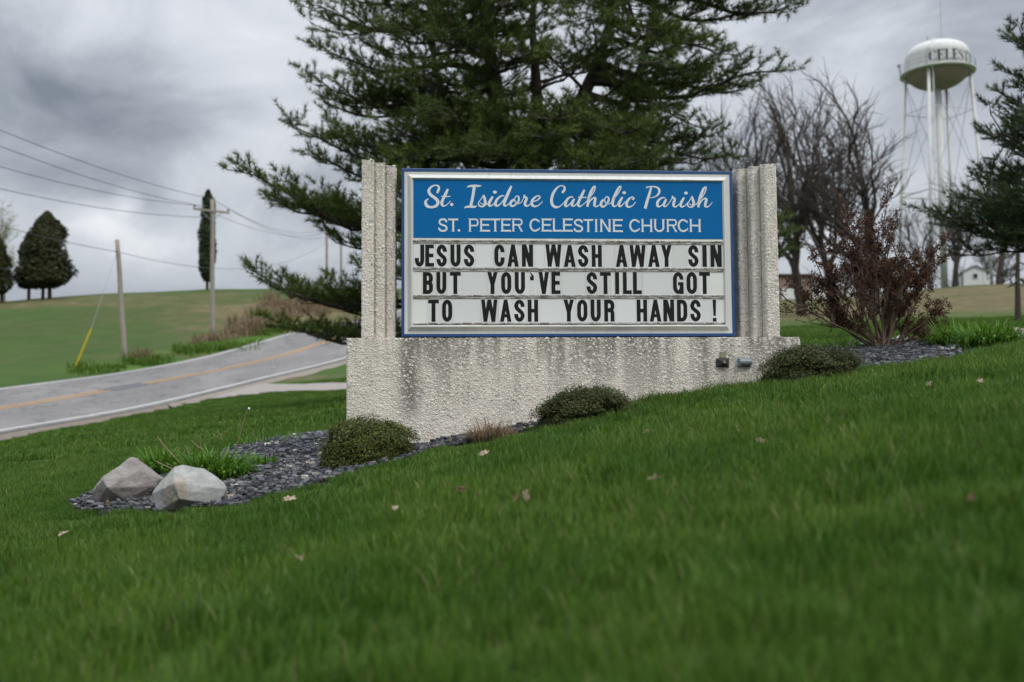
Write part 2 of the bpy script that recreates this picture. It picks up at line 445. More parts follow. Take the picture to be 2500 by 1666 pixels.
# plinth and beds do not need extra relief; a little unevenness keeps the lawn from being a plane
rs = np.random.RandomState(3)
ph = rs.rand(8) * 6
for k_ in range(8):
    a_ = rs.rand() * 6.28; f_ = .6 + 2.2 * rs.rand()
    Z += .006 * np.sin((X * math.cos(a_) + Yg * math.sin(a_)) * f_ + ph[k_]) * np.clip(rr / 3, 0, 1)[:, None]
gmb = MB()
i = np.arange(nr - 1)[:, None] * nt_; k = np.arange(nt_)[None]; k2 = (k + 1) % nt_
gmb.add(np.stack([X, Yg, Z], -1).reshape(-1, 3), np.stack([i + k, i + nt_ + k, i + nt_ + k2, i + k2], -1).reshape(-1, 4)[:, ::-1])
gr = gmb.build('ground', MAT_GROUND, smooth=True)
br, lu, so = cover(X.ravel(), Yg.ravel())
A = gr.data.attributes.new('cover', 'FLOAT_COLOR', 'POINT')
A.data.foreach_set('color', np.stack([br, lu, so, np.ones_like(br)], -1).ravel().astype(np.float32))
tag(gr, kind='structure', label='grassy hills and sloping lawn around the church sign')
def relief(x, y):
    z = ground([x], [y])[0]; r = math.hypot(x, y)
    rs = np.random.RandomState(3); ph = rs.rand(8) * 6
    for k_ in range(8):
        a_ = rs.rand() * 6.28; f_ = .6 + 2.2 * rs.rand()
        z += .006 * math.sin((x * math.cos(a_) + y * math.sin(a_)) * f_ + ph[k_]) * min(1, r / 3)
    return float(z)
def ground_r(x, y):
    x = np.asarray(x, float); y = np.asarray(y, float)
    z = ground(x, y); r = np.hypot(x, y)
    rs = np.random.RandomState(3); ph = rs.rand(8) * 6
    for k_ in range(8):
        a_ = rs.rand() * 6.28; f_ = .6 + 2.2 * rs.rand()
        z += .006 * np.sin((x * math.cos(a_) + y * math.sin(a_)) * f_ + ph[k_]) * np.clip(r / 3, 0, 1)
    return z

# ================================================================ road, markings, driveway
def m_asphalt(t):
    P = POS(t)
    n = t.noise(P, .5, 5, .6); f = t.noise(P, 30., 3, .6)
    s = t.noise(t.mapping(P, (.5, .09, 1), rot=(0, 0, .32)), 1.2, 4, .5)
    c = t.mix(t.mr(s, .35, .65), (.138, .132, .127), (.182, .173, .166))
    c = t.mix(t.math('MULTIPLY', t.mr(n, .45, .7), .5), c, (.125, .122, .12))
    c = t.mix(t.math('MULTIPLY', f, .25), c, (.09, .09, .09))
    wv = t.vmath('ADD', P, t.vmath('SCALE', t.noise(P, .8, 4, .6, color=True), None)) if False else t.mapping(P, (.35, .12, .35), rot=(0, 0, .32))
    ck = t.voro(t.vmath('ADD', wv, t.noise(P, .7, 4, .6, color=True)), 1.3, 'DISTANCE_TO_EDGE')
    c = t.mix(t.mr(ck, .022, .004, 0., .65), c, (.045, .043, .042))
    return bsdf(t, c, .85, f, .3, .01, .3)
MAT_ASPHALT = mat('worn_asphalt', m_asphalt)
MAT_WHITEP = simple('white_road_paint', (.37, .37, .355), .7, .2, 3)
MAT_YELP = simple('orange_road_paint', (.40, .22, .07), .7, .22, 1.2)
MAT_PATCH = simple('dark_asphalt_patch', (.085, .085, .088), .85, .15, 3)
MAT_GRAV = simple('pale_gravel_shoulder', (.19, .165, .14), .95, .3, 5)
MAT_CONC = simple('pale_concrete_drive', (.225, .20, .18), .9, .1, 1.5)

def cross(s):                        # s: 0 at the near white line, 1 at the far one
    return RN + (RF - RN) * s
def ribbon(s0, s1, lift, name, m, i0=0, i1=None, kind='structure', parent=None, wob=0., drop=0.):
    a, b = cross(s0)[i0:i1].copy(), cross(s1)[i0:i1].copy()
    if wob:
        s_ = np.arange(len(a))
        b[:, :2] += (wob * (.5 * np.sin(s_ * .9) + .5 * np.sin(s_ * .37 + 1)))[:, None] * (RF - RN)[i0:i1, :2] * .12
    a[:, 2] += lift; b[:, 2] += lift - drop
    n = len(a); k = np.arange(n - 1)
    mb = MB(); mb.add(np.concatenate([a, b]), np.stack([k, k + 1, n + k + 1, n + k], -1)[:, ::-1])
    # skirt so that the sheet has an edge
    o = mb.build(name, m, parent); 
    return o
road = ribbon(-.05, 1.05, .0, 'road', MAT_ASPHALT)
tag(road, kind='structure', label='grey two-lane road climbing the hill beyond the lawn')
ribbon(1.05, 1.13, -.02, 'road_gravel_edge', MAT_GRAV, parent=road, wob=.3, drop=.14)
ig = int(np.argmin(np.abs([topix(q)[0] - 390 for q in RN])))
ribbon(-.05, -.075, -.02, 'road_gravel_edge', MAT_GRAV, 0, ig + 1, parent=road, drop=.2)
ribbon(-.05, -.11, -.02, 'road_gravel_edge', MAT_GRAV, ig, None, parent=road, wob=.2, drop=.16)
ribbon(-.012, .012, .012, 'road_edge_line', MAT_WHITEP, parent=road)
ribbon(.988, 1.012, .012, 'road_edge_line', MAT_WHITEP, parent=road)
pA, pB = at(272, 948, 38), at(345, 935, 39.5)
CLm = cross(.5)
ia = int(np.argmin(np.abs([topix(q)[0] - 272 for q in CLm]))); ib = int(np.argmin(np.abs([topix(q)[0] - 345 for q in CLm])))
for (a, b) in ((0, ia), (ib, None)):
    ribbon(.471, .487, .012, 'road_centre_line', MAT_YELP, a, b, parent=road)
    ribbon(.513, .529, .012, 'road_centre_line', MAT_YELP, a, b, parent=road)
ribbon(.44, .56, .008, 'road_patch', MAT_PATCH, ia - 1, ib + 2, parent=road)
# driveway
def drape(poly, lift, name, m, n=40):
    x0, y0 = poly.min(0); x1, y1 = poly.max(0)
    bm = bmesh.new(); vs = [bm.verts.new((p[0], p[1], 0)) for p in poly]; bm.faces.new(vs)
    for _ in range(5): bmesh.ops.subdivide_edges(bm, edges=[e for e in bm.edges if e.calc_length() > .8], cuts=1, use_grid_fill=False); bmesh.ops.triangulate(bm, faces=bm.faces[:])
    co = np.array([v.co[:] for v in bm.verts]); z = ground_r(co[:, 0], co[:, 1])
    for v, q in zip(bm.verts, z): v.co.z = q + lift
    bmesh.ops.recalc_face_normals(bm, faces=bm.faces[:])
    me = bpy.data.meshes.new(name); bm.to_mesh(me); bm.free()
    return link(name, me, m)
dr = drape(DRIVE, .035, 'driveway', MAT_CONC); tag(dr, kind='structure', label='pale concrete driveway joining the road behind the sign')

# ================================================================ the church sign
ALPHA = math.asin(.0695)
SU = np.array([math.cos(ALPHA), math.sin(ALPHA), 0.]); SN = np.array([-math.sin(ALPHA), math.cos(ALPHA), 0.])   # along the wall, into the wall
S0 = at(1387, 826, 7.28)                     # on the flat flange plane of the cabinet
def suv(px, py, yl=0.):
    """local (u, z) of a photo pixel on the sign's plane lying yl behind the cabinet front."""
    d = ray(px, py); k = ((S0 + SN * yl) @ SN) / (d @ SN); p = d * k - S0
    return float(p @ SU), float(p[2])
def sworld(u, yl, z): return S0 + SU * u + SN * yl + np.array([0, 0, z])

def m_pebbledash(t, peb=False):
    P = OC(t)
    # dirty streaks run down from the ledge (z = 0 is the cabinet's lower edge)
    sp = t.n('ShaderNodeSeparateXYZ'); t.put(sp.inputs[0], P)
    st = t.noise(t.mapping(P, (9., 9., 1.1)), 1., 5, .62)
    bl = t.noise(t.mapping(P, (1.6, 1.6, 1.0), (3, 0, 0)), 1., 3, .5)
    zz = sp.outputs[2]
    top = t.mr(zz, -.62, .0, 0., 1., False)
    low = t.math('MULTIPLY', top, t.math('SUBTRACT', 1., t.mr(zz, -.0, .02)))
    low = t.math('MULTIPLY', low, t.mr(sp.outputs[0], -1.62, -1.2, .18, 1.))
    low = t.math('ADD', low, 0.)
    cap = t.mr(zz, .75, 1.32, 0., .5)
    # one heavy stain under the left pillar's inner edge and one by the lamp box
    def streak(u, w, z0, z1, k):
        a = t.mr(t.math('ABSOLUTE', t.math('SUBTRACT', t.math('ADD', sp.outputs[0], t.math('MULTIPLY', t.math('SUBTRACT', st, .5), .1)), u)), w, 0., 0., k)
        return t.math('MULTIPLY', a, t.math('MULTIPLY', t.mr(zz, z1, z1 + .25), t.math('SUBTRACT', 1., t.mr(zz, -.0, .02))))
    s1 = streak(suv(998, 900, -.14)[0], .13, 0, -.66, 1.1)
    s2 = streak(suv(1725, 900, -.14)[0], .06, 0, -.5, .9)
    s3 = streak(suv(1560, 900, -.14)[0], .05, 0, -.42, .6)
    shade_algae = t.math('MULTIPLY', t.math('MULTIPLY', t.mr(sp.outputs[0], suv(1790, 600, .02)[0] - .01, suv(1790, 600, .02)[0] + .03, 0., .9), t.mr(sp.outputs[0], suv(1812, 600, .0)[0], suv(1800, 600, .0)[0])), t.mr(zz, .0, .03))  # right pillar's inner face darkened: its shade painted in together with algae
    cap = t.math('ADD', cap, shade_algae)
    dirt_shade = t.math('MULTIPLY', t.math('ADD', low, cap), t.mr(t.math('ADD', t.math('MULTIPLY', st, .6), t.math('MULTIPLY', bl, .4)), .42, .58))
    dirt_shade = t.math('MULTIPLY', t.math('MAXIMUM', dirt_shade, t.math('MAXIMUM', s1, t.math('MAXIMUM', s2, s3)), clamp=True), .82)
    fn = t.noise(P, 60., 4, .65)
    if peb:
        c = t.ramp(isl(t), [(0, (.46, .42, .365)), (.35, (.64, .60, .54)), (.75, (.76, .73, .67)), (.93, (.56, .50, .43)), (1, (.36, .38, .40))])
        c = t.mix(t.math('MULTIPLY', dirt_shade, .30), c, (.20, .185, .165))
        c = t.mix(t.math('MULTIPLY', fn, .3), c, t.mix(1., c, (.6, .58, .54), 'MULTIPLY'))
        return bsdf(t, c, .85, fn, .2, .004, .15)
    v = t.voro(t.mapping(P, (1, 1, 1.1)), 52.)
    vc = t.voro(t.mapping(P, (1, 1, 1.1)), 52., out=1)
    e = t.voro(t.mapping(P, (1, 1, 1.1)), 52., 'DISTANCE_TO_EDGE')
    bw = t.n('ShaderNodeSeparateColor'); t.put(bw.inputs[0], vc)
    base = t.mix(t.noise(P, 5., 4, .6), (.60, .535, .455), (.73, .67, .58))
    base = t.mix(t.mr(bw.outputs[0], .3, .9, 0, .5), base, (.62, .60, .55))
    base = t.mix(t.math('MULTIPLY', t.mr(e, .09, .0, 0., .8), t.mr(t.noise(P, 9., 4, .6), .38, .6)), base, (.20, .18, .155))
    c = t.mix(dirt_shade, base, t.mix(bw.outputs[1], (.085, .077, .067), (.17, .155, .135)))
    c = t.mix(t.math('MULTIPLY', t.mr(fn, .5, .75), .5), c, t.mix(1., c, (.55, .53, .5), 'MULTIPLY'))
    h = t.math('ADD', t.mr(e, 0, .25), t.math('MULTIPLY', fn, .35))
    return bsdf(t, c, .85, h, .45, .006, .2)
MAT_DASH = mat('pebble_dash', m_pebbledash)
MAT_PEB = mat('pebbles', lambda t: m_pebbledash(t, True))

def m_blue(t):
    P = OC(t); n = t.noise(t.mapping(P, (1, 1, .6)), 2.2, 4, .55); sc2 = t.noise(t.mapping(P, (3, 3, 60)), 2., 3, .5)
    c = t.mix(n, (.0, .100, .285), (.001, .126, .345))
    c = t.mix(t.math('MULTIPLY', sc2, .08), c, (.01, .14, .40))
    return bsdf(t, c, t.mix(n, (.4,) * 3, (.55,) * 3), None, spec=.12)
MAT_BLUE = mat('blue_sign_face', m_blue)
MAT_NAVY = simple('dark_blue_metal', (.006, .050, .165), .45, .25, 9., .5)
def m_offwhite(t):
    P = OC(t); n = t.noise(P, 3., 5, .6); d = t.noise(t.mapping(P, (30, 30, 3)), 1., 4, .6)
    c = t.mix(n, (.52, .52, .495), (.61, .61, .585)); c = t.mix(t.math('MULTIPLY', t.mr(d, .5, .8), .35), c, (.30, .28, .25))
    return bsdf(t, c, .5, spec=.3)
MAT_OFFW = mat('off_white_metal', m_offwhite)
def m_backpan(t):
    P = OC(t); n = t.noise(t.mapping(P, (1.2, 1, 3)), 2., 5, .6)
    return bsdf(t, t.mix(n, (.61, .62, .585), (.70, .70, .66)), .35, spec=.45)
MAT_PAN = mat('milky_letter_board', m_backpan)
def m_tile(t):
    r = t.n('ShaderNodeObjectInfo').outputs['Random']; n = t.noise(OC(t), 4., 4, .6)
    c = t.mix(r, (.57, .58, .56), (.69, .70, .70)); c = t.mix(t.math('MULTIPLY', n, .3), c, (.46, .45, .41))
    return bsdf(t, c, .3, spec=.5)
MAT_TILE = mat('clear_letter_card', m_tile)
MAT_GLYPH = simple('black_letter_print', (.008, .0075, .008), .6, .3, 20., .2)
MAT_LETTER = simple('pale_lettering', (.62, .64, .64), .5, .05, 8.)
def m_rail(t):
    P = OC(t); n = t.noise(t.mapping(P, (14, 1, 90)), 1., 5, .7); n2 = t.noise(t.mapping(P, (45, 1, 45), (2, 1, 5)), 1., 4, .7)
    c = t.mix(t.mr(n, .40, .58), (.50, .49, .46), (.12, .085, .065)); c = t.mix(t.mr(n2, .56, .66), c, (.045, .035, .03))
    return bsdf(t, c, .6)
MAT_RAIL = mat('stained_letter_rail', m_rail)

def set_on_sign(o):
    o.matrix_world = Matrix(((SU[0], SN[0], 0, S0[0]), (SU[1], SN[1], 0, S0[1]), (0, 0, 1, S0[2]), (0, 0, 0, 1)))
# ---- concrete monument
wall = bpy.data.objects.new('sign_monument', None); COL.objects.link(wall); set_on_sign(wall)
tag(wall, 'low pebble-dash concrete plinth with two fluted pillars holding the church sign', 'monument')
PF = -.14                                     # plinth front plane
uL, zT = suv(846, 826, PF); uR, _ = suv(1953, 823.5, PF)
PB = .30
rng = np.random.RandomState(11)
def dash_box(u0, u1, y0, y1, z0, z1, name):
    """Box with slightly broken arrises."""
    bm = bmesh.new()
    vs = [bm.verts.new(p) for p in [(u0, y0, z0), (u1, y0, z0), (u1, y1, z0), (u0, y1, z0), (u0, y0, z1), (u1, y0, z1), (u1, y1, z1), (u0, y1, z1)]]
    for f in [(0, 3, 2, 1), (4, 5, 6, 7), (0, 1, 5, 4), (1, 2, 6, 5), (2, 3, 7, 6), (3, 0, 4, 7)]: bm.faces.new([vs[q] for q in f])
    bmesh.ops.bevel(bm, geom=bm.edges[:], offset=.008, segments=2, affect='EDGES')
    me = bpy.data.meshes.new(name); bm.to_mesh(me); bm.free(); return link(name, me, MAT_DASH, wall)
dash_box(uL, uR, PF, PB, zT - 1.15, zT, 'plinth')
STEPY = [-.105, -.020, .065]                  # outer, middle, inner pillar step
zP = suv(897, 391, STEPY[0])[1]
def pillar_outline(edges, flip, y_back):
    """edges: u of the step borders from the outer edge inwards; rounded arrises and coves."""
    pts = []
    s = 1 if not flip else -1
    def arc(cx, cy, r, a0, a1, n=5):
        for q in np.linspace(a0, a1, n): pts.append((cx + s * r * math.cos(q), cy + r * math.sin(q)))
    H = math.pi / 2
    r = .010 if not flip else .024
    nw = .010 if not flip else .007          # narrow notch added at each step's foot to shade the seam dark
    pts.append((edges[0], y_back)); 
    arc(edges[0] + s * .008, STEPY[0] + .008, .008, -math.pi, -H, 3)
    for k in range(3):
        y = STEPY[k]; e = edges[k + 1]
        arc(e - s * r, y + r, r, -H, 0, 5)                    # rounded front arris
        if k < 2:
            y2 = STEPY[k + 1]
            pts += [(e, y2 + .012), (e + s * nw, y2 + .012), (e + s * nw, y2 + .004)]; rc = .008 if not flip else .018; arc(e + s * (nw + rc), y2 + .004, rc * .0 + .004, -math.pi, -H, 3)
    pts.append((edges[3], y_back))
    if flip: pts = pts[::-1]
    return pts
eL = [suv(883.0, 600, STEPY[0])[0], suv(911, 600, STEPY[0])[0], suv(938, 600, STEPY[1])[0], suv(965.5, 600, STEPY[2])[0]]
eR = [suv(1899.5, 600, STEPY[0])[0], suv(1868, 600, STEPY[0])[0], suv(1835, 600, STEPY[1])[0], suv(1803, 600, STEPY[2])[0]]
PO = []
for e, fl in ((eL, False), (eR, True)):
    o = pillar_outline(e, fl, .22); PO.append(o)
    mb = MB(); mb.prism(o, zT - .002, zP); mb.build('pillar', MAT_DASH, wall)

# exposed aggregate: real pebbles bedded in the front, the ledge edges and the pillar faces
def pebble_mesh(P, N, S, name):
    """P centres, N outward normals, S sizes: low domed stones."""
    n = len(P); rs = np.random.RandomState(7)
    T = np.cross(N, np.array([0, 0, 1.]) + np.zeros_like(N)); bad = np.linalg.norm(T, axis=1) < 1e-3; T[bad] = (1, 0, 0)
    T /= np.linalg.norm(T, axis=1)[:, None]; B = np.cross(N, T)
    a0 = rs.rand(n) * 6.28
    K = 6; V = np.zeros((n, K + K + 1, 3))
    el = .55 + .45 * rs.rand(n)
    ang = rs.rand(n) * np.pi
    for k_ in range(K):
        a = a0 + k_ * 2 * np.pi / K + (rs.rand(n) - .5) * .5
        r = (.82 + .3 * rs.rand(n))
        ca, sa = np.cos(a) * r, np.sin(a) * r * el
        x = ca * np.cos(ang) - sa * np.sin(ang); y = ca * np.sin(ang) + sa * np.cos(ang)
        V[:, k_] = P + (T * x[:, None] + B * y[:, None]) * S[:, None] - N * (S * .3)[:, None]
        V[:, K + k_] = P + (T * x[:, None] + B * y[:, None]) * (S * .72)[:, None] + N * (S * (.09 + .15 * rs.rand(n)))[:, None]
    V[:, 2 * K] = P + N * (S * (.22 + .18 * rs.rand(n)))[:, None] + (T * ((rs.rand(n) - .5) * S * .4)[:, None])
    F = []
    i = np.arange(n)[:, None] * (2 * K + 1)
    q = np.concatenate([np.concatenate([i + k_, i + (k_ + 1) % K, i + K + (k_ + 1) % K, i + K + k_], 1) for k_ in range(K)])
    tr = np.concatenate([np.concatenate([i + K + k_, i + K + (k_ + 1) % K, i + 2 * K], 1) for k_ in range(K)])
    mb = MB(); mb.add(V.reshape(-1, 3), [q, tr])
    o = mb.build(name, MAT_PEB, wall); o['kind'] = 'stuff'; return o
def scatter_rect(u0, u1, z0, z1, dens):
    n = int((u1 - u0) * (z1 - z0) * dens); return u0 + rng.rand(n) * (u1 - u0), z0 + rng.rand(n) * (z1 - z0)
u, z = scatter_rect(uL + .004, uR - .004, zT - .82, zT - .004, 4600)
S = .004 + .0115 * rng.rand(len(u)) ** 2.4
# stones stand prouder where the rain has washed the mortar away (under the cabinet), sparser on the smoother left end
keep = (rng.rand(len(u)) < np.where(u < uL + .35, .55, 1.)) & (rng.rand(len(u)) < np.clip(.62 + .5 * (z - zT + .5), .45, 1.))
P1 = np.stack([u, np.full_like(u, PF), z], -1)[keep]; N1 = np.tile([0, -1., 0], (len(P1), 1)); S1 = S[keep]
n = 700; uu = uL + rng.rand(n) * (uR - uL)
P2 = np.stack([uu, PF + rng.rand(n) * .05, np.full(n, zT)], -1); N2 = np.tile([0, 0, 1.], (n, 1)); S2 = .003 + .006 * rng.rand(n)
n = 260
P3 = np.stack([np.where(rng.rand(n) < .5, uL, uR), PF + rng.rand(n) * .1, zT - rng.rand(n) * .8], -1); N3 = np.stack([np.where(P3[:, 0] < 0, -1., 1.), np.zeros(n), np.zeros(n)], -1); S3 = .003 + .005 * rng.rand(n)
pebble_mesh(np.concatenate([P1, P2, P3]), np.concatenate([N1, N2, N3]), np.concatenate([S1, S2, S3]), 'pebbles')
Pp, Np, Sp = [], [], []
for o in PO:
    o = np.array(o)
    cx = o.mean(0)
    for a, b in zip(o[:-1], o[1:]):
        L = np.linalg.norm(b - a)
        m = int(L * (zP - zT) * 5200 + rng.rand())
        if m == 0: continue
        tt = rng.rand(m)[:, None]; q = a + (b - a) * tt
        nn_ = np.array([(b - a)[1], -(b - a)[0]]) / L
        Pp.append(np.c_[q, zT + rng.rand(m) * (zP - zT)]); Np.append(np.tile([nn_[0], nn_[1], 0], (m, 1))); Sp.append(.004 + .0095 * rng.rand(m) ** 2)
    m = 70; k_ = rng.randint(0, len(o) - 1, m)
    q = o[k_] + (o[k_ + 1] - o[k_]) * rng.rand(m)[:, None]; Pp.append(np.c_[q, np.full(m, zP)]); Np.append(np.tile([0, 0, 1.], (m, 1))); Sp.append(.003 + .006 * rng.rand(m))
pebble_mesh(np.concatenate(Pp), np.concatenate(Np), np.concatenate(Sp), 'pebbles')

# electrical fittings on the plinth
MAT_BLKPL = simple('weathered_black_plastic', (.03, .03, .033), .6, .4, 30.)
MAT_GREYPL = simple('grey_outlet_cover', (.20, .225, .25), .4, .1, 10.)
MAT_LICHEN = simple('greenish_bracket', (.22, .21, .13), .8, .3, 30.)
fu0, fz0 = suv(1748, 896, PF); fu1, fz1 = suv(1778.5, 875, PF)
lb = MB()
cu, cz = (fu0 + fu1) / 2, (fz0 + fz1) / 2; hw_, hh_ = (fu1 - fu0) / 2, (fz1 - fz0) / 2
V = np.array([[cu - hw_, PF - .001, cz - hh_], [cu + hw_, PF - .001, cz - hh_], [cu + hw_, PF - .001, cz + hh_], [cu - hw_, PF - .001, cz + hh_],
              [cu - hw_, PF - .012, cz - hh_], [cu + hw_, PF - .012, cz - hh_], [cu + hw_, PF - .012, cz + hh_], [cu - hw_, PF - .012, cz + hh_],
              [cu - .008, PF - .045, cz - .006], [cu + .008, PF - .045, cz - .006], [cu + .008, PF - .045, cz + .008], [cu - .008, PF - .045, cz + .008]])
lb.add(V, np.array([[0, 1, 5, 4], [1, 2, 6, 5], [2, 3, 7, 6], [3, 0, 4, 7], [4, 5, 9, 8], [5, 6, 10, 9], [6, 7, 11, 10], [7, 4, 8, 11], [8, 9, 10, 11]]))
lbox = lb.build('lamp_holder_box', MAT_BLKPL, wall); lbox['label'] = 'black pyramid-shaped lamp holder box'
b = MB(); b.tube([[cu, PF - .044, cz + .001], [cu, PF - .062, cz + .001]], [.008, .007], 10); b.tube([[cu, PF - .062, cz + .001], [cu, PF - .066, cz + .001]], [.0095, .0095], 6)
b.build('knob', MAT_LICHEN, lbox)
b = MB(); b.box((cu + .005, PF - .006, cz + hh_ + .024), (.042, .012, .046)); b.box((cu + .005, PF - .014, cz + hh_ + .008), (.03, .006, .012)); b.build('bracket', MAT_LICHEN, lbox)
gu0, gz0 = suv(1800.5, 894.5, PF); gu1, gz1 = suv(1833, 874, PF)
ou, oz = (gu0 + gu1) / 2, (gz0 + gz1) / 2
b = MB(); b.box((ou, PF - .008, oz), (gu1 - gu0, .016, gz1 - gz0)); ob_ = b.build('outlet_cover', MAT_GREYPL, wall); ob_['label'] = 'grey flip-lid outlet cover'
prof = [(-.024, .0), (-.022, -.014), (-.012, -.026), (.004, -.030), (.016, -.026), (.02, -.016), (.021, .0)]
b = MB(); W2 = (gu1 - gu0) / 2 - .006
VV = np.array([[ou + sx * W2 * (1 if abs(p[0]) < .02 else .93), PF - .016 + p[1], oz + p[0]] for sx in (-1, 1) for p in prof]); m_ = len(prof)
b.add(VV, [np.array([[q, q + 1, m_ + q + 1, m_ + q] for q in range(m_ - 1)]), list(range(m_)), list(range(m_, 2 * m_))[::-1]]); b.build('flip_lid', MAT_GREYPL, ob_)
b = MB(); b.tube([[ou - W2, PF - .02, oz + .024], [ou + W2, PF - .02, oz + .024]], .004, 8); b.build('hinge', MAT_GREYPL, ob_)
b = MB(); b.tube([[ou - W2 + .005, PF - .03, oz - .024], [ou - W2 + .005, PF - .04, oz - .026]], .005, 8); b.build('latch', MAT_GREYPL, ob_)

# ---- cabinet
cab = bpy.data.objects.new('message_sign', None); COL.objects.link(cab); set_on_sign(cab)
tag(cab, 'blue framed church message board with black changeable letters between the pillars', 'sign')
c0 = suv(980, 822.5); c1 = suv(1792, 415)
cu0, cu1 = c0[0], suv(1791.5, 620)[0]; cz0, cz1 = .5 * (c0[1] + suv(1795.8, 822)[1]), .5 * (suv(980, 411.7)[1] + suv(1787.7, 418.5)[1])
def rect_ring(r0, y0, r1, y1):
    """four quads between two rectangles (u0,z0,u1,z1) at depths y0, y1."""
    def cor(r, y): return [[r[0], y, r[1]], [r[2], y, r[1]], [r[2], y, r[3]], [r[0], y, r[3]]]
    return np.array(cor(r0, y0) + cor(r1, y1)), np.array([[q, (q + 1) % 4, 4 + (q + 1) % 4, 4 + q] for q in range(4)])
def inset(r, d): return (r[0] + d, r[1] + d, r[2] - d, r[3] - d)
R0 = (cu0, cz0, cu1, cz1)
R0b = inset(R0, .003); R1 = inset(R0, .0215)
f = MB(); f.add(*rect_ring(R0, .001, R0b, -.004)); f.add(*rect_ring(R0b, -.004, R1, -.004)); f.add(*rect_ring(R1, -.004, R1, .004)); f.add(*rect_ring(R0, .26, R0, .001))
f.add(np.array([[R0[0], .26, R0[1]], [R0[2], .26, R0[1]], [R0[2], .26, R0[3]], [R0[0], .26, R0[3]]]), [[0, 1, 2, 3]])
f.build('cabinet_frame', MAT_NAVY, cab)
R2 = inset(R1, .024); R3 = inset(R2, .024); R4 = inset(R3, .006); R5 = inset(R4, .010)
fu, fz = suv(1008.3, 437); fu1_, fz1_ = suv(1766, 799)
f = MB(); f.add(*rect_ring(R1, .0, R2, .0)); f.add(*rect_ring(R2, .0, R3, -.026)); f.add(*rect_ring(R3, -.026, R4, -.028)); f.add(*rect_ring(R4, -.028, R5, -.014))
f.build('retainer_frame', MAT_OFFW, cab)
f = MB(); f.add(*rect_ring(R5, -.014, R5, .0)); f.add(np.array([[R5[0], -.012, R5[1]], [R5[2], -.012, R5[1]], [R5[2], -.012, R5[3]], [R5[0], -.012, R5[3]]]), [[0, 1, 2, 3]])
f.build('letter_board', MAT_PAN, cab)
YF = -.012
# blue name panel
bu0, bz0 = suv(1009.5, 580.5, YF - .002); bu1, _ = suv(1766, 580.5, YF - .002); _, bz1 = suv(1387, 438.5, YF - .002)
f = MB(); f.box(((bu0 + bu1) / 2, YF - .0015, (bz0 + bz1) / 2), (bu1 - bu0, .003, bz1 - bz0)); pan = f.build('name_panel', MAT_BLUE, cab)

# ---- strokes
def offs_ribbon(mb, P, Wd, y, th, closed=False, round_ends=False):
    """Flat ribbon with per-point widths on the plane y (towards the viewer is -y), thickness th."""
    P = np.asarray(P, float); Wd = np.broadcast_to(np.asarray(Wd, float), (len(P),))
    if closed: T = np.roll(P, -1, 0) - np.roll(P, 1, 0)
    else:
        T = np.gradient(P, axis=0)
        # mitred corners
    L = np.linalg.norm(T, axis=1)[:, None]; T = T / np.maximum(L, 1e-9)
    N = np.c_[-T[:, 1], T[:, 0]]
    A = P + N * Wd[:, None] / 2; B = P - N * Wd[:, None] / 2
    n = len(P)
    V = np.concatenate([np.c_[A[:, 0], np.full(n, y), A[:, 1]], np.c_[B[:, 0], np.full(n, y), B[:, 1]],
                        np.c_[A[:, 0], np.full(n, y - th), A[:, 1]], np.c_[B[:, 0], np.full(n, y - th), B[:, 1]]])
    k = np.arange(n if closed else n - 1); k2 = (k + 1) % n
    F = [np.stack([2*n + k, 3*n + k, 3*n + k2, 2*n + k2], -1), np.stack([k, 2*n + k, 2*n + k2, k2], -1), np.stack([n + k, n + k2, 3*n + k2, 3*n + k], -1)]
    mb.add(V, F)
def disc(mb, c, rx, rz, y, th, n=16):
    a = np.linspace(0, 2*np.pi, n, endpoint=False); mb.prism(np.c_[c[0] + rx*np.cos(a), c[1] + rz*np.sin(a)], -y, -y + th, 'y')
def poly(mb, pts, y, th):
    mb.prism(np.asarray(pts, float), -y, -y + th, 'y')
def crom(P, n=7):
    P = np.asarray(P, float); out = []
    Q = np.concatenate([[2*P[0] - P[1]], P, [2*P[-1] - P[-2]]])
    for i in range(1, len(Q) - 2):
        for u in np.linspace(0, 1, n, endpoint=False):
            a, b, c, d = Q[i-1:i+3]
            out.append(.5*((2*b) + (c - a)*u + (2*a - 5*b + 4*c - d)*u*u + (3*b - a - 3*c + d)*u**3))
    out.append(P[-1]); return np.array(out)

